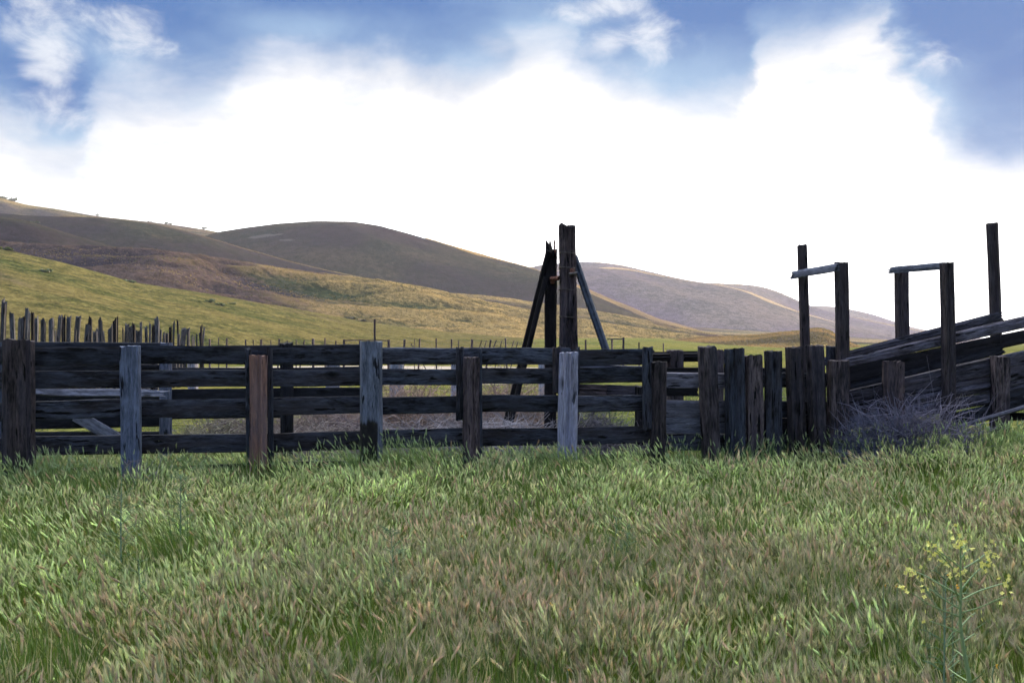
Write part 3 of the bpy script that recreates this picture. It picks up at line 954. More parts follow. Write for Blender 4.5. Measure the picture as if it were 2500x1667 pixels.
cpost(122, 181, 205, 156, 188, 985, BB + 0.06, 'tall', 0.12)
cpost(368, 437, 316, 368, 442, 935, FB + 0.14, 'tall', 0.14)
cpost(752, 808, 372, 757, 822, 800, BB + 0.09, 'tall', 0.12)
cpost(1047, 1098, 318, 1048, 1116, 1350, FB - 0.09, 'tall', 0.12)
cpost(1323, 1386, 70, 1345, 1410, 640, BB + 0.09, 'tall', 0.12)
cpost(687, 778, 948, 690, 780, 1290, FB - 0.12, 'streak', 0.18)
cpost(1362, 1448, 915, 1362, 1450, 1385, FB - 0.12, 'streak', 0.18)
cpost(1120, 1165, 1300, 1120, 1165, 1370, FB + 0.7, 'black', 0.15)
cpost(1640, 1720, 850, 1640, 1720, 1385, FB - 0.12, 'streak', 0.18)


def crossbar(zx0, zy0, zx1, zy1, h):
    (xa, ya), (xb, yb) = cq(zx0, zy0), cq(zx1, zy1)
    Da, Db = chd(xb) + BB - 0.02, chd(xb) - 0.08
    beam('crossbar', P(xa, ya, Da), P(xb, yb, Db), h / 2.6133 / F * (Da + Db) / 2, 0.045, 'grey', ch, n=(0.6, -1, 0), jit=0.06, rag=0.02, roundness=9)


crossbar(90, 396, 378, 349, 44)
crossbar(722, 368, 1052, 339, 43)
a0, a1 = cq(1455, 1300), cq(1700, 1300)
beam('cross_beam', P(a0[0], a0[1], 13.2), P(a1[0], a1[1], 13.2), 0.10, 0.1, 'black', ch, n=NCH)
a0, a1 = cq(1130, 1368), cq(1660, 1213)
o = beam('pole', P(a0[0], a0[1], 12.25), P(a1[0], a1[1], 12.45), 0.05, 0.05, 'lightboard', None, n=NCH, roundness=2.1, jit=0.03)
tag(o, 'slender pale pole leaning along the foot of the chute ramp', 'pole')

# ---------------- tall gate posts with braces in the middle
TD = 13.6
tp = tag(empty('stayed_gate_post', (X(1375, TD), TD, -0.22)), 'two tall dark gate posts stayed by slanting braces, rising above the fence', 'gate posts')


def zq(zx, zy):
    return 1200 + zx / 3.92, 500 + zy / 3.92


bx = X(1385.5, TD)
beam('post', (bx, TD, -0.5), P(1385, 551, TD), 38.5 / F * TD, 0.21, 'brown', tp, jit=0.085, roundness=3.0, taper=0.9, rag=0.008, M=30)
bx = X(1346.5, TD + 0.25)
o = beam('post', (bx, TD + 0.25, -0.5), P(1346.5, 611, TD + 0.25), 26 / F * TD, 0.15, 'black', tp, jit=0.05, rag=0.04)
for (q0, q1, w, dz, mt) in (((548, 440), (312, 1372), 12, 0.5, 'black'), ((522, 690), (358, 1372), 12, 0.1, 'black'), ((790, 505), (1088, 1372), 17, -0.1, STEEL)):
    a, b = P(*zq(*q0), TD + 0.15), P(*zq(*q1), TD + dz)
    e = b + (b - a) * ((b.z + 0.4) / (a.z - b.z))
    if mt is STEEL:
        e = b + (b - a).normalized() * 0.12
        beam('cross_beam', (X(1375, TD), b.y + 0.1, b.z - 0.12), (b.x + 0.16, b.y + 0.1, b.z - 0.12), 0.13, 0.08, 'black', tp)
    beam('brace', e, a, w / F * TD, 0.11, mt, tp, jit=0.03, bow=0.002)
for zy in (465, 605, 815, 1075):
    q = P(1385, zq(0, zy)[1], TD)
    th = np.linspace(0, 2 * math.pi, 25)
    pts = np.stack([q.x + 0.113 * np.sign(np.cos(th)) * np.abs(np.cos(th)) ** 0.75, TD + 0.113 * np.sign(np.sin(th)) * np.abs(np.sin(th)) ** 0.75, q.z + 0.006 * np.sin(th * 2)], -1)
    tubes_mesh('wire_band', [(pts, 0.006)], WIRE, tp)


def box_part(name, c, sx, sy, sz, mat, parent):
    V = np.array([[x, y, z] for x in (-1, 1) for y in (-1, 1) for z in (-1, 1)], float) * np.array([sx, sy, sz]) / 2
    Fq = np.array([[0, 1, 3, 2], [4, 6, 7, 5], [0, 4, 5, 1], [2, 3, 7, 6], [0, 2, 6, 4], [1, 5, 7, 3]])
    o = mesh_np(name, V, Fq, mat, parent, False, matrix=Matrix.Translation(c))
    b = o.modifiers.new('bevel', 'BEVEL')
    b.width = min(sx, sy, sz) * 0.2
    b.segments = 2
    return o


box_part('bracket', P(*zq(583, 722), TD + 0.16), 42 / 3.92 / F * TD, 0.05, 72 / 3.92 / F * TD, RUST, tp)
p0, p1 = P(*zq(570, 712), TD + 0.15), P(*zq(650, 700), TD - 0.02)
tubes_mesh('hinge_pin', [([p0, (p0 + p1) / 2, p1], 0.03)], RUST, tp, M=10)
box_part('bracket', P(*zq(772, 640), TD - 0.11), 40 / 3.92 / F * TD, 0.05, 60 / 3.92 / F * TD, RUST, tp)
p0 = P(*zq(770, 662), TD - 0.14)
tubes_mesh('bolt', [([p0 + Vector((-0.04, 0, 0)), p0, p0 + Vector((0.07, 0, 0.01))], 0.022)], WIRE, tp, M=8)
p0, p1 = P(*zq(604, 470), TD + 0.25), P(*zq(601, 332), TD + 0.25)
pts = [p0.lerp(p1, q) for q in np.linspace(0, 1, 9)]
tubes_mesh('rod', [(pts, [0.013, 0.012, 0.017, 0.011, 0.014, 0.01, 0.014, 0.011, 0.006])], RUST, tp, M=7)

# ---------------- palisade of stakes at the left
pal = tag(empty('stake_palisade', (X(250, 27), 27, -0.22)), 'old palisade of uneven leaning stakes standing behind the fence at the left', 'palisade')
STK = [(38, 38, 122, -18), (98, 40, 217, 12), (155, 25, 245, 0), (186, 20, 235, -12), (222, 35, 190, -12), (249, 20, 198, 0), (280, 26, 245, 0), (325, 32, 250, 0), (388, 38, 257, 0), (422, 10, 342, 0),
       (460, 28, 230, -26), (488, 27, 233, 0), (533, 32, 235, -8), (575, 14, 330, 0), (607, 32, 230, -18), (672, 33, 297, -15), (690, 25, 243, 0), (725, 30, 343, 0), (748, 15, 330, 5), (770, 25, 255, 6), (792, 16, 345, 12),
       (845, 28, 317, 0), (876, 24, 260, 0), (899, 10, 230, 0), (943, 10, 325, 0), (967, 28, 290, -8), (995, 26, 315, 0), (1026, 20, 285, 0), (1050, 20, 345, 0), (1075, 16, 282, 0), (1117, 20, 315, 0), (1147, 20, 290, -4),
       (1172, 20, 297, 0), (1197, 24, 248, 0), (1225, 18, 330, 0), (1258, 20, 362, 0), (1282, 18, 360, 0), (1302, 18, 318, 0), (1330, 14, 280, 0), (1360, 10, 268, 6), (1364, 20, 370, 0), (1410, 28, 320, -12), (1442, 20, 330, 0),
       (1468, 10, 372, 0), (1486, 10, 385, 0), (1505, 12, 365, 0), (1540, 14, 305, 0), (1532, 18, 355, 6), (1566, 12, 318, -14), (-40, 36, 200, 5), (-95, 34, 235, -6), (-150, 38, 180, 4), (-210, 34, 240, 8)]
dark_set = {5, 11, 16, 22, 23, 27, 32, 37, 39, 46, 3}
for i, (zx, zw, zy, ln) in enumerate(STK):
    px, w, py = zx / 3.136, zw / 3.136, 700 + zy / 3.136
    D = 19.5 + max(px, -80) / 500.0 * 22 + rng.normal(0, 0.15)
    top = P(px, py, D)
    bot = P(px + ln / 3.136 * 1.0, 848, D)
    g = float(gz(bot.x, bot.y)) - 0.2
    bot = bot + (bot - top) * ((bot.z - g) / max(0.2, top.z - bot.z))
    mt = 'black' if i in dark_set else 'stake'
    beam('stake', bot, top, w / F * D, w / F * D * 0.85, mt, pal, M=12, seg=9, jit=0.13, rag=0.03, roundness=2.4 if i % 3 else 4, bow=0.012 if mt == 'stake' else 0.001)
# shorter filler stakes showing through the gaps
for i in range(38):
    px = 4 + i * 13.2 + rng.normal(0, 2)
    D = 19.8 + px / 500.0 * 22 + 0.25
    b = Vector((X(px, D), D, 0))
    g = float(gz(b.x, b.y)) - 0.2
    beam('stake', (b.x, b.y, g), (b.x + rng.normal(0, 0.04), b.y, rng.uniform(1.05, 1.22)), rng.uniform(0.11, 0.17), 0.12, 'stake', pal, M=10, seg=6, jit=0.12, roundness=2.5, bow=0.01)

# ---------------- distant wire fence and gates
WDp = 56.0
wf = tag(empty('wire_fence', (X(880, WDp), WDp, float(gz(X(880, WDp), WDp)))), 'distant thin post and wire fence along the foot of the hills', 'fence')
tops = []
for (px, w, yt, ln) in [(512, 4.5, 827, 0), (534, 2.5, 825, 0), (553.6, 4.5, 827, 0), (599.5, 4, 829, 0), (618, 2.6, 830, 0), (638, 4.8, 829, 0), (661, 2.4, 831, 0), (681.6, 4, 828, -1), (701.5, 2.6, 831, 0), (723, 3, 829, 0), (743, 3, 831, -3),
                        (765, 5, 827, 0), (794, 3, 826, 0), (820, 3, 832, 0), (988, 5, 829, -1), (1003, 2, 839, 6), (1012, 1.8, 828, 0), (1025, 4, 827, -1), (1065, 4, 827, 0), (1103, 4, 828, 0), (1119, 2, 831, 0), (1152.5, 5, 828, -1),
                        (1176, 2.5, 832, -6), (1188, 2.5, 831, -5), (1198, 4, 830, -3), (1212, 2.5, 830, -7), (1225, 2, 833, -4), (1234, 4, 826, 1), (1255, 2.2, 833, -6), (1264, 2.2, 835, -4), (1430, 4, 830, 0), (470, 4, 828, 0), (1560, 3.5, 836, 0), (1620, 3.5, 838, 0)]:
    D = WDp + rng.normal(0, 0.3)
    top = P(px, yt, D)
    bot = P(px + ln, 849, D)
    g = float(gz(bot.x, bot.y)) - 0.2
    bot = bot + (bot - top) * ((bot.z - g) / max(0.15, top.z - bot.z))
    beam('post', bot, top, w / F * D, w / F * D, 'tall', wf, M=8, seg=4, jit=0.06, roundness=2.5, rag=0.01)
for h in (833.5, 840.0, 846.0):
    pts = [P(q, h + 0.5 * math.sin(q * 0.13), WDp - 0.12) for q in np.linspace(470, 1620, 140)]
    tubes_mesh('wire', [(pts, 0.006)], WIRE, wf, M=4)


def far_gate(label, posts, rail, extra=None, D=55.0):
    c = sum(p[0] for p in posts) / len(posts)
    e = tag(empty('timber_gate', (X(c, D), D, float(gz(X(c, D), D)))), label, 'gate')
    for (px, w, yt) in posts:
        q = P(px, yt, D)
        beam('post', (q.x, q.y, float(gz(q.x, q.y)) - 0.2), q, w / F * D, w / F * D, 'tall', e, M=8, seg=5, jit=0.05)
    beam('rail', P(rail[0], rail[1], D - 0.05), P(rail[2], rail[3], D - 0.05), rail[4] / F * D, 0.06, 'tall', e, M=8, seg=8, jit=0.05)


far_gate('distant timber gate frame with one very tall pole left of centre', [(840, 5, 829), (878, 4, 831), (915, 5, 779), (949, 5.5, 829)], (838, 831, 950, 831, 2.4))
far_gate('small distant timber gate frame right of the leaning blue brace', [(1494, 5, 827), (1522, 5, 824)], (1482, 828, 1524, 828, 2.6))

# old posts standing in the pen, seen between the rails
op = tag(empty('rail_fence', (X(950, 24.0), 24.0, -0.22)), 'grey old pen fence seen in slivers between the middle rails', 'fence')
for (px, w) in ((812, 34), (967, 33), (1110, 20), (1325, 20), (470, 22)):
    D = 24.0
    g = float(gz(X(px, D), D))
    beam('post', (X(px, D), D, g - 0.2), (X(px, D), D, 1.22), w / F * D, 0.2, 'pale', op, M=10, seg=7)
beam('rail', (X(450, 23.8), 23.8, 1.12), (X(1340, 23.8), 23.8, 1.12), 0.14, 0.05, 'grey', op, M=10, seg=14)


# ------------------------------------------------------------------ vegetation
def blades(base, h, w, lean, bend, col, seg=3, rs=rng, tipw=0.0):
    """Curved tapering blades. base (N,3); lean (N,2) horizontal offset at the tip as a fraction of the height."""
    N = len(base)
    t = np.linspace(0, 1, seg + 1)
    up = np.sqrt(np.clip(1 - (lean ** 2).sum(1) * 0.5, 0.15, 1))
    c = np.zeros((N, seg + 1, 3))
    c[:, :, :2] = base[:, None, :2] + lean[:, None, :] * (t ** bend)[None, :, None] * h[:, None, None]
    c[:, :, 2] = base[:, None, 2] + (h * up)[:, None] * (t ** 0.92)[None, :]
    a = rs.uniform(0, math.pi, N)
    wd = np.stack([np.cos(a), np.sin(a), np.zeros(N)], -1)
    ww = w[:, None] * (np.clip(1.05 - t, 0, 1) ** 0.6)[None, :] * 0.5
    L = c[:, :-1] - wd[:, None, :] * ww[:, :-1, None]
    Rr = c[:, :-1] + wd[:, None, :] * ww[:, :-1, None]
    V = np.concatenate([np.stack([L, Rr], 2).reshape(N, 2 * seg, 3), c[:, -1:, :]], 1)
    K = 2 * seg + 1
    f = []
    for i in range(seg - 1):
        f += [[2 * i, 2 * i + 1, 2 * i + 3], [2 * i, 2 * i + 3, 2 * i + 2]]
    f.append([2 * seg - 2, 2 * seg - 1, 2 * seg])
    f = np.array(f)
    Fc = (np.arange(N) * K)[:, None, None] + f[None]
    Cc = np.repeat(col[:, None, :], K, 1)
    tipdir = c[:, -1] - c[:, -2]
    tipdir /= np.linalg.norm(tipdir, axis=1, keepdims=True) + 1e-9
    return V.reshape(-1, 3), Fc.reshape(-1, 3), Cc.reshape(-1, 3), c[:, -1], tipdir


def awn_heads(tip, d, ln, spread, col, K=13, width=0.0026, rs=rng):
    """Barley-like seed heads: a slim spindle and a brush of awns swept along d."""
    N = len(tip)
    up = np.array([0.31, 0.42, 0.85])
    a = np.cross(d, up)
    a /= np.linalg.norm(a, axis=1, keepdims=True) + 1e-9
    b = np.cross(d, a)
    # spindle, four sided
    k = np.array([0.0, 0.3, 0.72])
    rad = np.array([0.15, 1.0, 0.45])
    th = np.arange(3) * 2 * math.pi / 3
    ring = []
    for i in range(3):
        r = (ln * 0.115 * rad[i])[:, None, None]
        ring.append((tip + d * (ln * k[i])[:, None])[:, None, :] + r * (np.cos(th)[None, :, None] * a[:, None, :] + np.sin(th)[None, :, None] * b[:, None, :]))
    V1 = np.concatenate(ring, 1)
    f = []
    for i in range(2):
        for j in range(3):
            j2 = (j + 1) % 3
            f += [[i * 3 + j, i * 3 + j2, (i + 1) * 3 + j2], [i * 3 + j, (i + 1) * 3 + j2, (i + 1) * 3 + j]]
    F1 = (np.arange(N) * 9)[:, None, None] + np.array(f)[None]
    C1 = np.repeat((col * 0.6 + np.array([0.12, 0.20, 0.05]))[:, None, :], 9, 1)
    # awns
    s = rs.uniform(0.08, 0.72, (N, K))
    ph = rs.uniform(0, 2 * math.pi, (N, K))
    al = ln[:, None] * rs.uniform(0.45, 0.85, (N, K))
    sp = spread[:, None] * rs.uniform(0.3, 1.0, (N, K))
    rd = np.cos(ph)[..., None] * a[:, None, :] + np.sin(ph)[..., None] * b[:, None, :]
    p = tip[:, None, :] + d[:, None, :] * (s * ln[:, None])[..., None] + rd * (ln[:, None] * 0.04)[..., None]
    e = p + (d[:, None, :] + rd * sp[..., None]) * al[..., None]
    side = np.cross(rd, d[:, None, :]) * (width / 2)
    V2 = np.stack([p - side, p + side, e], 2).reshape(-1, 3)
    F2 = np.arange(N * K * 3).reshape(-1, 3)
    cc = col[:, None, :] * rs.uniform(0.8, 1.2, (N, K, 1))
    C2 = np.stack([cc, cc, cc * 0.7 + np.array([0.17, 0.13, 0.11])], 2).reshape(-1, 3)
    return np.vstack([V1.reshape(-1, 3), V2]), np.vstack([F1.reshape(-1, 3), F2 + N * 9]), np.vstack([C1.reshape(-1, 3), C2])


def scatter(n, d0, d1, edge=0.60):
    """n points over the field of view between depths, density falling off with distance."""
    out = []
    D = rng.uniform(d0, d1, n)
    x = rng.uniform(-edge, edge, n) * (D + 0.5)
    return x, D


TUFTS = [(1770, 1300, .30), (2060, 1480, .34), (440, 1320, .36), (1290, 1180, .5), (1395, 1150, .5), (60, 1300, .3), (250, 1190, .5), (620, 1150, .45), (1200, 1640, .35), (1540, 1380, .3), (930, 1580, .3), (100, 1600, .3), (1800, 1200, .4), (2300, 1620, .25)]


def field_fields(x, y):
    """lean direction, height factor, dryness and tuft factor over the meadow"""
    n1 = fbm(x * 0.55, y * 0.55, 40, 3)
    n2 = fbm(x * 0.75 + 9, y * 0.75, 50, 3)
    n3 = fbm(x * 1.6, y * 1.6 + 5, 60, 3)
    n5 = fbm(x * 2.2 + 3, y * 1.8, 45, 2)
    lean = np.stack([-0.12 - 1.0 * (n1 - 0.47) - 0.8 * (n5 - 0.5), 0.0 + 0.9 * (n2 - 0.5)], -1)
    lean = lean * (0.30 + 0.6 * sstep(4.2, 7.5, y))[:, None]
    n4 = fbm(x * 3.6, y * 2.6 + 7, 65, 2)
    hf = 0.55 + 1.05 * (n3 - 0.25) + 0.6 * (n4 - 0.3)
    dry = np.clip(0.66 - 0.105 * (y - 3.0) + 2.3 * (n2 - 0.5) + 0.12 * sstep(0, 4, x) * sstep(9, 4, y), 0.02, 1)
    tf = np.zeros(len(x))
    for px, py, rad in TUFTS:
        D = EYE / ((py - HZ) / F)
        q = (x - X(px, D)) ** 2 + ((y - D) * 0.7) ** 2
        tf = np.maximum(tf, np.exp(-q / rad ** 2))
    return lean, hf, dry, tf


def grass():
    VV, FF, CC = [], [], []
    off = [0]

    def add(v, f, c):
        VV.append(v)
        FF.append(f + off[0])
        CC.append(c)
        off[0] += len(v)

    G1, G2, G3 = np.array([0.040, 0.100, 0.008]), np.array([0.125, 0.215, 0.020]), np.array([0.030, 0.090, 0.032])
    TAN, STR = np.array([0.58, 0.40, 0.27]), np.array([0.55, 0.48, 0.26])
    # leaf blades
    x, y = scatter(105000, 2.4, 13.2)
    lean, hf, dry, tf = field_fields(x, y)
    keep = rng.uniform(0, 1, len(x)) < (0.55 + 0.9 * (fbm(x * 1.1, y * 1.1, 70, 3) - 0.3) + tf)
    x, y, lean, hf, dry, tf = x[keep], y[keep], lean[keep], hf[keep], dry[keep], tf[keep]
    n = len(x)
    h = rng.uniform(0.07, 0.22, n) * (0.6 + 0.4 * hf) * (1 + 1.5 * tf)
    r = rng.uniform(0, 1, (n, 1))
    col = G1 * (1 - r) + G2 * r
    bl = np.clip(0.12 + 0.08 * (y - 4) + 1.6 * tf, 0, 1)[:, None] * rng.uniform(0, 1, (n, 1))
    col = col * (1 - bl * 0.8) + G3 * bl * 0.8
    dd = (rng.uniform(0, 1, n) < 0.10 + 0.16 * dry)[:, None]
    col = np.where(dd, STR * rng.uniform(0.6, 1, (n, 1)), col) * rng.uniform(0.75, 1.2, (n, 1))
    w = rng.uniform(0.004, 0.0085, n) * (0.8 + 0.06 * y)
    add(*blades(np.stack([x, y, gz(x, y) - 0.02], -1), h, w, lean * 0.6 + rng.normal(0, 0.17, (n, 2)), 1.8, col, 3)[:3])
    # flowering stems: mounded tufts, plus scattered stems between them
    def heads(x, y, h, lean, dry, bright=1.0):
        n = len(x)
        stem = G2 * rng.uniform(0.5, 0.95, (n, 1))
        v, f, c, tip, d = blades(np.stack([x, y, gz(x, y) - 0.01], -1), h, np.full(n, 0.0035) * (0.7 + 0.06 * y), lean, 2.1, stem, 3)
        add(v, f, c)
        d = d * np.array([0.75, 0.75, 1.0]) + rng.normal(0, 0.09, (n, 3))
        d /= np.linalg.norm(d, axis=1, keepdims=True)
        r = np.clip(dry, 0, 1)[:, None]
        pale = np.array([0.66, 0.76, 0.34]) * rng.uniform(0.62, 1.25, (n, 1))
        col = (pale * (1 - r) + TAN * rng.uniform(0.55, 1.15, (n, 1)) * r) * np.broadcast_to(bright, n)[:, None]
        near = y < 6.5
        for m_, K, wd in ((near, 20, 0.0040), (~near, 12, 0.0066)):
            if m_.any():
                k = int(m_.sum())
                add(*awn_heads(tip[m_], d[m_], rng.uniform(0.048, 0.075, k), rng.uniform(0.10, 0.24, k), col[m_], K, wd))

    cx, cy = scatter(1900, 2.6, 12.5)
    clean, chf, cdry, ctf = field_fields(cx, cy)
    keep = (rng.uniform(0, 1, len(cx)) < 0.35 + 1.6 * (fbm(cx * 1.2 + 4, cy * 0.9, 80, 3) - 0.3)) & (ctf < 0.55)
    cx, cy, clean, cdry = cx[keep], cy[keep], clean[keep], cdry[keep]
    nt, mt = len(cx), 30
    tr = rng.uniform(0.09, 0.19, nt)
    th_ = rng.uniform(0.17, 0.34, nt) * (0.75 + 0.6 * fbm(cx * 1.1, cy * 0.8 + 9, 150, 3)) * np.where(rng.uniform(0, 1, nt) < 0.12, 1.25, 1.0)
    tb = np.clip(rng.normal(1.04, 0.30, nt), 0.45, 1.6)
    td = cdry + rng.normal(0, 0.28, nt)
    tl = clean + rng.normal(0, 0.14, (nt, 2))
    ox, oy = rng.normal(0, 1, (nt, mt)), rng.normal(0, 1, (nt, mt))
    rr2 = ox ** 2 + oy ** 2
    hx = (cx[:, None] + ox * tr[:, None]).ravel()
    hy = (cy[:, None] + oy * tr[:, None]).ravel()
    hh = (th_[:, None] * (1.05 - 0.42 * np.minimum(rr2 / 3, 1)) * rng.uniform(0.82, 1.12, (nt, mt))).ravel()
    hl = np.stack([(tl[:, 0:1] + ox * 0.13).ravel(), (tl[:, 1:2] + oy * 0.13).ravel()], -1) + rng.normal(0, 0.15, (nt * mt, 2))
    hd_ = (td[:, None] + rng.normal(0, 0.16, (nt, mt))).ravel()
    ok = (hy > 2.6) & (hy < 12.3)
    heads(hx[ok], hy[ok], hh[ok], hl[ok], hd_[ok], np.repeat(tb, mt)[ok])
    x, y = scatter(9000, 2.6, 12.5)
    lean, hf, dry, tf = field_fields(x, y)
    keep = rng.uniform(0, 1, len(x)) > tf
    x, y, lean, hf, dry = x[keep], y[keep], lean[keep], hf[keep], dry[keep]
    n = len(x)
    heads(x, y, rng.uniform(0.12, 0.24, n), lean + rng.normal(0, 0.2, (n, 2)), dry + rng.normal(0, 0.25, n))
    # taller fresh fringe along the foot of the fences
    m0 = 19000
    pxs = rng.uniform(-500, 2560, m0)
    dfe = np.where(pxs < 1600, fd(pxs), np.where(pxs < 2075, 11.72 + (pxs - 1600) * 0.0011, 12.0))
    y = dfe - np.abs(rng.normal(0.0, 0.28, m0)) + 0.1
    x = (pxs - 1250) / F * y
    keep = rng.uniform(0, 1, m0) < 0.1 + 2.2 * (fbm(x * 1.5, x * 0 + 3.3, 130, 3) - 0.32)
    x, y = x[keep], y[keep]
    n = len(x)
    lean, hf, dry, tf = field_fields(x, y)
    col = (np.array([0.13, 0.23, 0.06]) + np.array([0.20, 0.21, 0.08]) * rng.uniform(0, 1, (n, 1))) * rng.uniform(0.7, 1.2, (n, 1))
    v, f, c, tip, d = blades(np.stack([x, y, gz(x, y) - 0.02], -1), rng.uniform(0.20, 0.44, n) * (0.55 + 1.0 * fbm(x * 0.9, y * 0.9, 140, 2)), rng.uniform(0.006, 0.011, n), lean * 0.7 + rng.normal(0, 0.2, (n, 2)), 1.9, col, 3)
    add(v, f, c)
    hd = rng.uniform(0, 1, n) < 0.25
    k = int(hd.sum())
    add(*awn_heads(tip[hd], d[hd], rng.uniform(0.05, 0.08, k), rng.uniform(0.14, 0.3, k), np.array([0.40, 0.50, 0.26]) * rng.uniform(0.8, 1.2, (k, 1)), 10, 0.005))
    # last year's bleached stalks and a few ripe ones standing above the rest
    x, y = scatter(1500, 2.6, 12.0)
    n = len(x)
    lean, hf, dry, tf = field_fields(x, y)
    v, f, c, tip, d = blades(np.stack([x, y, gz(x, y)], -1), rng.uniform(0.24, 0.42, n), rng.uniform(0.003, 0.006, n) * (0.7 + 0.06 * y), lean * 1.4 + rng.normal(0, 0.35, (n, 2)), 1.7, np.array([0.62, 0.55, 0.32]) * rng.uniform(0.6, 1.1, (n, 1)), 5)
    add(v, f, c)
    hd = rng.uniform(0, 1, n) < 0.5
    k = int(hd.sum())
    add(*awn_heads(tip[hd], d[hd], rng.uniform(0.06, 0.09, k), rng.uniform(0.10, 0.22, k), np.array([0.50, 0.33, 0.20]) * rng.uniform(0.8, 1.2, (k, 1)), 16, 0.005))
    # brome tufts in the foreground: heads spread like small brooms
    x, y = scatter(5200, 2.6, 6.2)
    q = fbm(x * 0.9 + 20, y * 0.9, 90, 3)
    keep = q > 0.5
    x, y = x[keep], y[keep]
    lean, hf, dry, tf = field_fields(x, y)
    n = len(x)
    v, f, c, tip, d = blades(np.stack([x, y, gz(x, y)], -1), rng.uniform(0.20, 0.30, n), np.full(n, 0.003), lean * 0.4 + rng.normal(0, 0.15, (n, 2)), 1.6, G2 * rng.uniform(0.6, 1, (n, 1)), 3)
    add(v, f, c)
    col = np.array([0.33, 0.25, 0.19]) * rng.uniform(0.7, 1.3, (n, 1)) * np.array([[1, 1, 1]]) + np.array([0.0, 0.06, 0.0]) * rng.uniform(0, 1, (n, 1))
    add(*awn_heads(tip, d, rng.uniform(0.06, 0.09, n), rng.uniform(0.5, 0.8, n), col, 20, 0.0028))
    # rougher, thinner growth inside the pens
    x, y = scatter(30000, 12.6, 30.0)
    lean, hf, dry, tf = field_fields(x, y)
    keep = fbm(x * 0.4, y * 0.4, 95, 3) > 0.38
    x, y, lean = x[keep], y[keep], lean[keep]
    n = len(x)
    r = rng.uniform(0, 1, (n, 1))
    col = (np.array([0.07, 0.14, 0.035]) * (1 - r) + np.array([0.22, 0.22, 0.09]) * r) * rng.uniform(0.6, 1.3, (n, 1))
    add(*blades(np.stack([x, y, gz(x, y) - 0.02], -1), rng.uniform(0.10, 0.26, n), rng.uniform(0.010, 0.02, n) * (y / 16), lean * 0.5 + rng.normal(0, 0.3, (n, 2)), 1.8, col, 2)[:3])
    o = mesh_np('grass', np.concatenate(VV), np.concatenate(FF), GRASS, None, True, np.concatenate(CC))
    tag(o, 'dense wild barley grass with green and tan seed heads bent by wind', 'grass', kind='stuff')


grass()


# ---------------- grass tufts standing on the hillsides
def hill_grass(key, n, h0, h1, wid, cols, label, lim=(-200, 2700), band=(0.14, 1.0), dry=0.0):
    px, dep, z, nf = HILLS[key]
    jj = rng.uniform(np.searchsorted(px, lim[0]), np.searchsorted(px, lim[1]) - 2, n)
    ii = (nf - 1) * np.sqrt(rng.uniform(band[0] ** 2, band[1] ** 2, n))
    i0, j0 = ii.astype(int), jj.astype(int)
    fi, fj = ii - i0, jj - j0

    def bil(A):
        return (A[i0, j0] * (1 - fi) + A[i0 + 1, j0] * fi) * (1 - fj) + (A[i0, j0 + 1] * (1 - fi) + A[i0 + 1, j0 + 1] * fi) * fj
    y, zz = bil(dep), bil(z)
    q = px[j0] * (1 - fj) + px[j0 + 1] * fj
    x = (q - 1250) / F * y
    s1 = fbm(x * 0.04 + y * 0.01, y * 0.09, 101, 5)
    s2 = fbm(x * 0.02 + 3, y * 0.03, 111, 5)
    keep = rng.uniform(0, 1, n) < 0.25 + 1.6 * (fbm(x * 0.12, y * 0.16, 121, 3) - 0.25)
    x, y, zz, s1, s2, q = x[keep], y[keep], zz[keep], s1[keep], s2[keep], q[keep]
    n = len(x)
    g, st, pu = (np.array(c) for c in cols)
    a = np.clip((s1 - 0.44 + dry) * 6 + rng.normal(0, 0.10, n), 0, 1)[:, None]
    b = np.clip((s2 - 0.5) * 6 + (np.interp(q, *HEATH[key]) - 0.5) * 3.0 + rng.normal(0, 0.12, n), 0, 1)[:, None]
    col = (g * (1 - a) + st * a) * (1 - b * 0.9) + pu * b * 0.9
    col = col * rng.uniform(0.82, 1.18, (n, 1))
    V, C = [], []
    for k in range(3):
        ang = rng.uniform(0, math.pi, n)
        h = rng.uniform(h0, h1, n)
        dx, dy = np.cos(ang) * wid * 0.5, np.sin(ang) * wid * 0.5
        ox, oy = rng.normal(0, wid * 0.6, n), rng.normal(0, wid * 0.6, n)
        p = np.stack([np.stack([x + ox - dx, y + oy - dy, zz - 0.08], -1), np.stack([x + ox + dx, y + oy + dy, zz - 0.08], -1),
                      np.stack([x + ox + rng.normal(-0.1, 0.12, n), y + oy + rng.normal(0, 0.1, n), zz + h], -1)], 1)
        V.append(p.reshape(-1, 3))
        C.append(np.repeat(col, 3, 0))
    V = np.concatenate(V)
    o = mesh_np('hillside_grass', V, np.arange(len(V)).reshape(-1, 3), HGRASS, None, True, np.concatenate(C))
    tag(o, label, 'grass', kind='stuff')


hill_grass('near', 9000, 0.08, 0.22, 0.34, ((0.0420, 0.0690, 0.0180), (0.1410, 0.1260, 0.0420), (0.0660, 0.0570, 0.0480)), 'dry grass tufts along the crest of the near hill', (-200, 1400), (0.88, 1.0))
hill_grass('spur', 34000, 0.10, 0.26, 0.4, ((0.0275, 0.0413, 0.0198), (0.1540, 0.1155, 0.0495), (0.0248, 0.0187, 0.0308)), 'golden and purple grass on the long furrowed spur', (-200, 1900))
hill_grass('fold', 12000, 0.12, 0.3, 0.5, ((0.0330, 0.0450, 0.0240), (0.1920, 0.1320, 0.0600), (0.0420, 0.0300, 0.0420)), 'golden grass on the low fold behind the spur', (700, 1900))
hill_grass('mound', 20000, 0.15, 0.35, 0.45, ((0.0420, 0.0510, 0.0270), (0.2040, 0.1440, 0.0660), (0.0600, 0.0450, 0.0450)), 'golden grass on the small mound at the right', (1500, 2200))
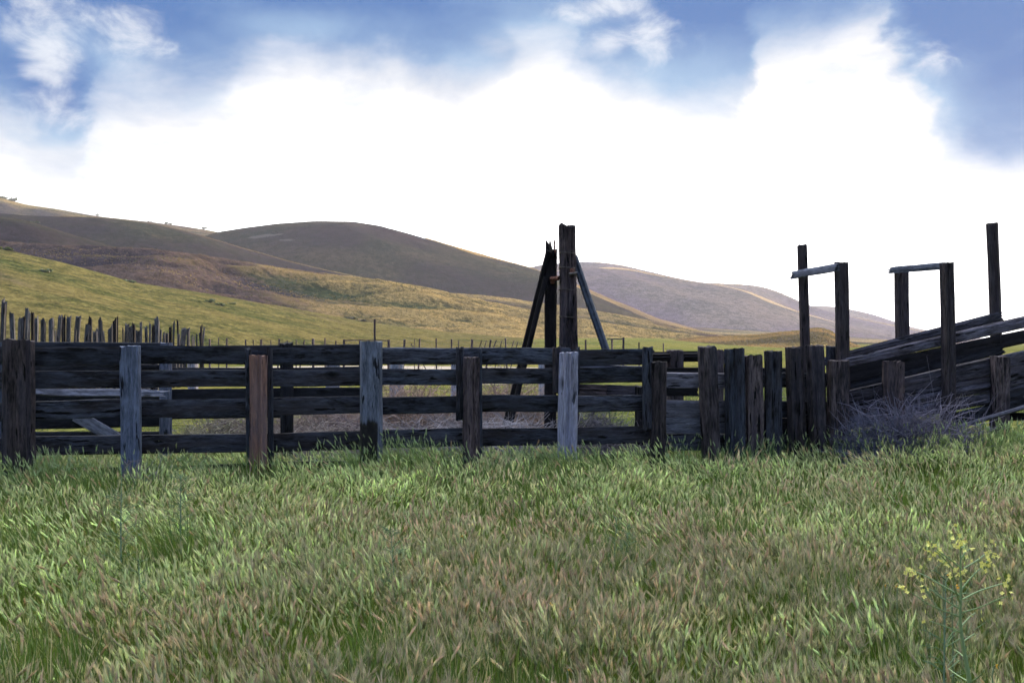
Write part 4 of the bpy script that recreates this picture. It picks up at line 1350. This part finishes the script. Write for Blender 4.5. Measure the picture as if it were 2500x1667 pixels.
hill_grass('dome', 34000, 0.4, 0.9, 0.9, ((0.24, 0.18, 0.09), (0.42, 0.30, 0.14), (0.20, 0.15, 0.11)), 'bright grass added as the lit rim on the falling crest of the dome hill', (1040, 1800), (0.86, 1.0), 0.2)  # this and the fringes below use bright grass to paint lit crests
hill_grass('pale', 36000, 0.6, 1.5, 1.5, ((0.30, 0.25, 0.17), (0.48, 0.38, 0.25), (0.28, 0.23, 0.18)), 'bright grass added as the lit ridge line of the pale hill', (1300, 2250), (0.90, 1.0), 0.2)
hill_grass('backridge', 14000, 0.6, 1.4, 1.4, ((0.16, 0.13, 0.09), (0.26, 0.21, 0.13), (0.14, 0.11, 0.09)), 'thin bright grass added as a lit skyline on the hazy back ridge', (1300, 2300), (0.93, 1.0), 0.2)
hill_grass('ridge', 14000, 0.3, 0.7, 0.7, ((0.07, 0.075, 0.035), (0.16, 0.125, 0.055), (0.06, 0.045, 0.045)), 'light grass fringe added as a lit rim on the crest of the smooth olive ridge', (-200, 1000), (0.93, 1.0), 0.1)


# ---------------- dead brush
def tumbleweed(c, rx, ry, rz, n, label, hue=(0.24, 0.19, 0.17), big=0):
    rs = np.random.default_rng(int(abs(c[0] * 1000 + c[1] * 77)) + n)
    V, Fc, C, off = [], [], [], 0
    for i in range(n):
        u = rs.normal(0, 1, 3)
        u /= np.linalg.norm(u)
        u[2] = abs(u[2]) * 0.9 + 0.02
        st = np.array([rs.normal(0, 0.25), rs.normal(0, 0.25), 0.15])
        en = u * rs.uniform(0.6, 1.05)
        side = rs.normal(0, 0.33, 3)
        if i >= big and i % 5 < 3:           # short curled twigs filling the volume
            st = u * rs.uniform(0, 1) ** 0.4 * 0.85
            en = st + rs.normal(0, 0.30, 3)
            en[2] = max(en[2], 0.02)
        ts = np.linspace(0, 1, 6)[:, None]
        pts = st * (1 - ts) + en * ts + side * (ts * (1 - ts)) * 2 + rs.normal(0, 0.03, (6, 3))
        pts = pts * np.array([rx, ry, rz]) + np.array(c)
        r0 = 0.0062 if i >= big else 0.012
        lst = [(pts, np.linspace(r0, r0 * 0.4, 6))]
        for k in range(2 if i >= big else 4):
            s = pts[rs.integers(2, 5)]
            dv = (rs.normal(0, 1, 3) + u * 0.6) * np.array([rx, ry, rz]) * 0.28
            lst.append((np.array([s, s + dv * 0.5 + rs.normal(0, 0.02, 3), s + dv + rs.normal(0, 0.03, 3)]), [r0 * 0.6, r0 * 0.5, r0 * 0.3]))
        cc = np.array(hue) * rs.uniform(0.55, 1.5)
        for (q, r) in lst:
            v, f = tube(q, r, 3)
            V.append(v)
            Fc.append(f + off)
            C.append(np.repeat(cc[None], len(v), 0))
            off += len(v)
    o = mesh_np('dead_bush', np.concatenate(V), np.concatenate(Fc), TWIG, None, True, np.concatenate(C))
    return tag(o, label, 'dead bush', 'dead brush heaped inside and beside the corral')


def at(px, py, D, dz=0.0):
    q = P(px, py, D)
    return (q.x, q.y, float(gz(q.x, q.y)) + dz)


tumbleweed(at(2140, 1080, 11.9), 0.48, 0.36, 0.58, 700, 'tangled grey dead bush right beside the last thick timber', (0.105, 0.11, 0.155))
tumbleweed(at(2240, 1080, 12.0), 0.80, 0.42, 0.64, 1250, 'fine twiggy purplish dead bush under the chute ramp', (0.15, 0.138, 0.185))
tumbleweed(at(1000, 1000, 16.5), 0.95, 0.7, 0.92, 900, 'brown tumbleweed heap behind the bay right of the charred post', (0.33, 0.235, 0.19))
tumbleweed(at(1230, 1000, 17.0), 1.05, 0.7, 0.95, 900, 'brown tumbleweed heap behind the bay left of the silver post', (0.31, 0.225, 0.19))
tumbleweed(at(1230, 1050, 13.4), 1.15, 0.6, 0.50, 520, 'tangle of bare grey branches on the ground left of the silver post', (0.30, 0.28, 0.31), 26)
tumbleweed(at(1010, 1060, 13.6), 0.85, 0.6, 0.46, 460, 'low pale dead bush behind the bay right of the charred post', (0.27, 0.24, 0.25), 6)
tumbleweed(at(770, 1050, 14.5), 0.9, 0.6, 0.44, 380, 'low dead bush behind the bay left of the charred post', (0.24, 0.21, 0.20))
tumbleweed(at(1490, 1060, 13.0), 0.55, 0.4, 0.50, 220, 'dark dead bush behind the bay right of the silver post', (0.13, 0.12, 0.14), 8)
tumbleweed(at(318, 1140, 9.9), 0.26, 0.2, 0.34, 60, 'wispy dead weed at the foot of the blue grey post', (0.20, 0.17, 0.18))
tumbleweed(at(1480, 1100, 12.4), 0.55, 0.3, 0.26, 200, 'low dark brush under the bottom rail right of the silver post', (0.10, 0.095, 0.12))
tumbleweed(at(1270, 1100, 12.4), 0.6, 0.3, 0.25, 200, 'low dark brush under the bottom rail left of the silver post', (0.11, 0.10, 0.12))
tumbleweed(at(1040, 1100, 12.4), 0.55, 0.3, 0.22, 170, 'low dark brush under the bottom rail right of the charred post', (0.12, 0.11, 0.12))
tumbleweed(at(770, 1100, 12.6), 0.6, 0.3, 0.22, 170, 'low grey brush under the bottom rail left of the charred post', (0.15, 0.14, 0.14))
tumbleweed(at(560, 1040, 16.0), 0.7, 0.5, 0.55, 260, 'small dry bush behind the bay left of the red brown post', (0.22, 0.19, 0.17))
tumbleweed(at(820, 1000, 17.5), 0.9, 0.7, 0.62, 420, 'wide brown tumbleweed behind the charred post', (0.25, 0.19, 0.17))
tumbleweed(at(490, 1050, 14.6), 0.6, 0.45, 0.42, 260, 'grey green dead bush behind the bay right of the blue grey post', (0.19, 0.18, 0.14))
tumbleweed(at(690, 1045, 15.6), 0.75, 0.5, 0.58, 420, 'brown dead bush just right of the red brown post, behind the rails', (0.22, 0.175, 0.165))
tumbleweed(at(860, 1040, 15.0), 0.7, 0.5, 0.5, 400, 'purplish dead bush just left of the charred post, behind the rails', (0.20, 0.165, 0.175))
tumbleweed(at(1450, 1040, 14.6), 0.7, 0.45, 0.66, 420, 'dark blue grey dead bush behind the bay beside the short board panel', (0.115, 0.11, 0.14))
tumbleweed(at(1130, 1035, 15.2), 0.85, 0.5, 0.6, 460, 'purplish dead bush behind the brown streaked post', (0.21, 0.175, 0.18))
tumbleweed(at(1960, 960, 14.5), 0.7, 0.5, 0.78, 420, 'brown tumbleweed behind the close set upright timbers', (0.25, 0.19, 0.19))


# ---------------- hillside shrubs
def shrub(p, rx, rz, col, label, n=420):
    rs = np.random.default_rng(int(abs(p[0] * 31 + p[1] * 7)) + 1)
    lob = rs.uniform(-1, 1, (7, 3)) * np.array([0.8, 0.6, 0.35]) + np.array([0, 0, 0.35])
    k = rs.integers(0, 7, n)
    u = rs.normal(0, 1, (n, 3))
    u /= np.linalg.norm(u, axis=1, keepdims=True)
    c = lob[k] + u * rs.uniform(0.12, 0.42, (n, 1))
    c[:, 2] = np.abs(c[:, 2])
    c = c * np.array([rx, rx, rz]) + np.array(p)
    a = rs.normal(0, 1, (n, 3))
    a /= np.linalg.norm(a, axis=1, keepdims=True)
    b = np.cross(a, rs.normal(0, 1, (n, 3)))
    b /= np.linalg.norm(b, axis=1, keepdims=True) + 1e-9
    s = rx * 0.12
    V = np.stack([c - a * s, c + b * s, c + a * s, c - b * s], 1).reshape(-1, 3)
    Fq = np.arange(4 * n).reshape(-1, 4)
    C = np.repeat(np.array(col)[None] * rs.uniform(0.6, 1.4, (n, 1)), 4, 0)
    o = mesh_np('shrub', V, Fq, LEAF, None, False, C)
    return tag(o, label, 'shrub', 'shrubs dotted over the hills')


SAGE, OAK = (0.085, 0.11, 0.075), (0.05, 0.065, 0.035)
for (key, px, py, wpx, hpx, c, lb) in (
        ('near', 105, 666, 19, 7, SAGE, 'grey green sage shrub highest on the near slope at left'),
        ('near', 318, 689, 15, 8, SAGE, 'sage shrub on the crest line of the near hill'),
        ('near', 515, 744, 15, 9, SAGE, 'largest sage clump on the near slope above the stakes'),
        ('near', 540, 748, 12, 6, SAGE, 'low sage clump touching the right side of the largest one'),
        ('near', 565, 744, 10, 6, (0.09, 0.12, 0.05), 'greener sage clump right of the largest pair'),
        ('near', 15, 606, 18, 6, OAK, 'dark shrub at the left end of the near crest'),
        ('near', 850, 771, 22, 4, (0.10, 0.085, 0.07), 'brown scrub line left of the tall distant pole'),
        ('near', 885, 776, 18, 4, (0.09, 0.075, 0.065), 'brown scrub just above the tall distant pole'),
        ('top', 6, 484, 16, 7, OAK, 'leftmost dark bush on the top skyline'),
        ('top', 36, 491, 12, 8, OAK, 'round dark bush on the top skyline beside the leftmost one'),
        ('top', 235, 524, 6, 6, OAK, 'lone small tree on the skyline of the top ridge'),
        ('top', 366, 542, 6, 4, OAK, 'tiny bush on the dipping skyline right of the lone tree'),
        ('top', 412, 547, 9, 5, OAK, 'small bush midway down the dipping skyline'),
        ('top', 500, 559, 9, 5, OAK, 'small bush near the saddle beside the dome hill'),
        ('ridge', 85, 548, 12, 4, OAK, 'low dark scrub on the shoulder below the top ridge')):
    q = on_hill(key, px, py)
    shrub((q.x, q.y, q.z - 0.1), wpx / F * q.y, hpx * 1.3 / F * q.y, c, lb, 160 if key == 'top' else 420)


# ---------------- flowering mustard in the right foreground
def mq(zx, zy, D=2.6):
    return P(2150 + zx / 3.851, 1260 + zy / 3.851, D)


STEM = (0.25, 0.35, 0.17)
must = tag(empty('mustard_plant', (mq(840, 1568).x, 2.6, -0.2)), 'tall branching mustard plant with pale yellow flowers in the right foreground', 'wildflower')


def smoothline(pts, n):
    pts = np.array([tuple(p) for p in pts])
    t = np.linspace(0, 1, len(pts))
    s = np.linspace(0, 1, n)
    # Catmull-like smoothing by quadratic interpolation
    o = np.stack([np.interp(s, t, pts[:, k]) for k in range(3)], -1)
    for _ in range(2):
        o[1:-1] = 0.25 * o[:-2] + 0.5 * o[1:-1] + 0.25 * o[2:]
    return o


stem_pts = [mq(842, 1568), mq(800, 1350), mq(765, 1150), mq(745, 950), mq(755, 700), mq(752, 480), mq(750, 200)]
lo = Vector((stem_pts[0].x + 0.01, 2.62, -0.22))
line = smoothline([lo] + stem_pts, 40)
tubes_mesh('stem', [(line, np.linspace(0.0074, 0.0016, 40))], LEAF, must, np.array(STEM), 8)
BR = [[(745, 1085), (600, 1030), (470, 985)], [(735, 940), (600, 890), (450, 830), (255, 690)], [(740, 865), (560, 760), (480, 690), (440, 680)], [(748, 740), (560, 640), (430, 560), (290, 505)],
      [(750, 820), (700, 690), (680, 590), (690, 530)], [(700, 515), (620, 420), (540, 340), (500, 320)], [(745, 480), (650, 400), (560, 340), (530, 312)], [(765, 680), (860, 560), (970, 460), (1020, 400)],
      [(780, 490), (900, 420), (990, 350), (1050, 340)], [(770, 780), (920, 700), (1110, 640), (1200, 620)], [(765, 905), (950, 850), (1110, 775), (1190, 750)], [(760, 1030), (840, 940), (890, 905)],
      [(752, 400), (800, 330), (845, 305)], [(745, 300), (790, 280)], [(820, 1550), (720, 1490), (640, 1430)], [(850, 1560), (930, 1500), (980, 1440)], [(800, 1340), (740, 1280), (690, 1250)], [(770, 1180), (840, 1130), (880, 1100)]]
for k, b in enumerate(BR):
    dz = rng.uniform(-0.12, 0.12)
    n = len(b)
    ln = smoothline([mq(zx, zy, 2.6 + dz * i / (n - 1)) for i, (zx, zy) in enumerate(b)], 14)
    tubes_mesh('branch', [(ln, np.linspace(0.0023, 0.0011, 14))], LEAF, must, np.array(STEM) * rng.uniform(0.9, 1.25), 6)


def flower_cluster(c, n, parent, col, r=0.012, s=0.0052, name='flower_cluster'):
    V, Fc, C = [], [], []
    off = 0
    n = max(3, n)
    for i in range(n):
        q = np.array(c) + rng.normal(0, r, 3)
        nrm = rng.normal(0, 1, 3) + np.array([0, -0.7, 0.8])
        nrm /= np.linalg.norm(nrm)
        a = np.cross(nrm, [0.3, 0.2, 0.9])
        a /= np.linalg.norm(a)
        b = np.cross(nrm, a)
        t0 = rng.uniform(0, 1.5)
        cc = np.array(col) * rng.uniform(0.8, 1.12)
        for k in range(4):
            th = t0 + k * math.pi / 2
            e = np.cos(th) * a + np.sin(th) * b
            f = -np.sin(th) * a + np.cos(th) * b
            V += [q, q + e * s * 0.7 - f * s * 0.5 + nrm * s * 0.2, q + e * s * 1.35 + nrm * s * 0.15, q + e * s * 0.7 + f * s * 0.5 + nrm * s * 0.2]
            Fc.append([off, off + 1, off + 2, off + 3])
            C += [cc] * 4
            off += 4
    return mesh_np(name, np.array(V), np.array(Fc), PETAL, parent, False, np.array(C))


YEL = (0.82, 0.78, 0.22)
for (zx, zy, n) in ((740, 182, 7), (745, 245, 7), (845, 305, 6), (790, 280, 5), (455, 300, 6), (530, 310, 8), (500, 350, 4), (265, 500, 7), (345, 462, 3), (360, 545, 3), (235, 672, 7), (435, 680, 7), (660, 530, 6), (762, 510, 7), (797, 520, 3),
                    (1010, 410, 6), (1045, 340, 6), (985, 440, 3), (990, 325, 2), (1200, 622, 6), (1160, 600, 3), (1190, 750, 6), (447, 967, 4), (895, 915, 3), (550, 390, 2), (630, 415, 2), (955, 500, 2), (925, 448, 2)):
    flower_cluster(mq(zx, zy, 2.58), n, must, YEL, 0.0105, 0.0050)


# ---------------- leafy mustard stalks without flowers
def stalk(px, ytop, ybot, label, D, leafy=1.0, flowers=None, w=0.005):
    top, bot = P(px + rng.normal(0, 3), ytop, D), P(px, ybot, D)
    g = float(gz(bot.x, bot.y))
    root = tag(empty('weed_stalk', (bot.x, bot.y, g)), label, 'weed', 'slender green weeds standing above the grass')
    bot = Vector((bot.x, bot.y, g))
    n = 14
    ln = smoothline([bot, bot.lerp(top, 0.5) + Vector((rng.normal(0, 0.012), 0, 0)), top], n)
    tubes_mesh('stem', [(ln, np.linspace(w, w * 0.3, n))], LEAF, root, np.array((0.17, 0.27, 0.19)), 6)
    H = top.z - g
    k = int(46 * leafy)
    s = rng.uniform(0.25, 0.98, k)
    base = np.stack([np.interp(s, np.linspace(0, 1, n), ln[:, q]) for q in range(3)], -1)
    a = rng.uniform(0, 2 * math.pi, k)
    L = H * rng.uniform(0.13, 0.30, k) * (1.15 - 0.7 * s)
    lst = []
    for i in range(k):
        d = np.array([math.cos(a[i]), math.sin(a[i]) * 0.8, rng.uniform(0.35, 0.9)])
        d /= np.linalg.norm(d)
        p = base[i]
        m1 = p + d * L[i] * 0.5
        e = p + d * L[i] + np.array([0, 0, -0.16 * L[i]])
        lst.append((np.array([p, m1, e]), [0.0014, 0.0020, 0.0006]))
        for q in range(3):
            f = p + d * L[i] * rng.uniform(0.4, 0.9)
            dv = (d + rng.normal(0, 0.6, 3)) * L[i] * 0.28
            lst.append((np.array([f, f + dv * 0.5, f + dv]), [0.0010, 0.0012, 0.0005]))
    tubes_mesh('foliage', lst, LEAF, root, np.array((0.15, 0.25, 0.12)), 3)
    if flowers:
        for (fx, fy, m) in flowers:
            flower_cluster(P(fx, fy, D - 0.02), m, root, (0.62, 0.60, 0.12), 0.016, 0.0048)
    return root


stalk(297, 1150, 1385, 'tallest bluish green weed stalk in the left meadow', 6.2, 1.0, w=0.006)
stalk(441, 1158, 1330, 'bushy weed stalk with yellow blooms near the red brown post', 6.9, 1.6, [(437, 1150, 7), (428, 1168, 5), (452, 1156, 4), (472, 1158, 3)], 0.006)
stalk(342, 1365, 1470, 'short weed stalk below the tallest one at left', 5.2, 0.7, w=0.004)
stalk(960, 1290, 1480, 'feathery weed stalk in the middle of the meadow below the charred post', 5.3, 1.1, w=0.004)
stalk(1530, 1285, 1400, 'dense feathery weed right of the meadow centre', 6.0, 1.5, w=0.005)
stalk(1505, 1262, 1370, 'thin weed stalk just behind the dense feathery one', 6.2, 0.7, w=0.004)
stalk(2310, 1400, 1667, 'grey green weed behind the yellow mustard stem', 3.4, 0.7, w=0.004)


# ---------------- orange fiddlenecks
def fiddleneck(px, py, D, label):
    q = P(px, py, D)
    g = float(gz(q.x, q.y))
    root = tag(empty('orange_wildflower', (q.x, q.y, g)), label, 'wildflower', 'small orange and yellow flowers in the grass')
    ln = smoothline([Vector((q.x, q.y, g)), Vector((q.x + 0.01, q.y, (g + q.z) / 2)), q, q + Vector((0.012, 0, 0.012)), q + Vector((0.024, 0, 0.0))], 12)
    tubes_mesh('stem', [(ln, np.linspace(0.003, 0.0022, 12))], LEAF, root, np.array((0.20, 0.26, 0.14)), 5)
    flower_cluster(q + Vector((0.015, -0.01, 0.005)), 3, root, (0.80, 0.42, 0.03), 0.005, 0.0038)


for (px, py, D, lb) in ((2154, 1430, 4.2, 'orange fiddleneck bloom left of the mustard plant, left of two'), (2188, 1434, 4.2, 'orange fiddleneck bloom left of the mustard plant, nearer its stem'),
                        (2301, 1404, 3.6, 'orange fiddleneck bloom tucked under the mustard branches'), (2322, 1430, 3.5, 'orange bloom just left of the upper mustard stem'),
                        (2420, 1630, 3.0, 'orange fiddleneck at the lower right beside the mustard foot'), (1336, 1476, 4.5, 'yellow orange bloom alone in the middle foreground'),
                        (1383, 1487, 4.4, 'pale bloom right of the lone middle foreground one'), (1383, 1633, 3.6, 'yellow bloom at the bottom edge below the middle pair'), (1124, 1310, 6.0, 'small yellow bloom in the meadow below the streaked post')):
    fiddleneck(px, py, D, lb)

# ------------------------------------------------------------------ haze
def haze():
    V = np.array([[x, y, z] for x in (-3100, 3100) for y in (-3100, 3100) for z in (-6, 182)], float)
    Fq = np.array([[0, 1, 3, 2], [4, 6, 7, 5], [0, 4, 5, 1], [2, 3, 7, 6], [0, 2, 6, 4], [1, 5, 7, 3]])
    m, T = new_mat('haze')
    out = T.n('ShaderNodeOutputMaterial')
    pv = T.n('ShaderNodeVolumePrincipled')
    pv.inputs['Color'].default_value = (0.74, 0.78, 1.0, 1)
    pv.inputs['Density'].default_value = 0.000085
    pv.inputs['Anisotropy'].default_value = 0.3
    T.link(pv.outputs[0], out.inputs['Volume'])
    o = mesh_np('haze', V, Fq, m, None, False)
    tag(o, 'thin sunlit haze hanging over the valley and hills', 'haze', kind='stuff')


haze()
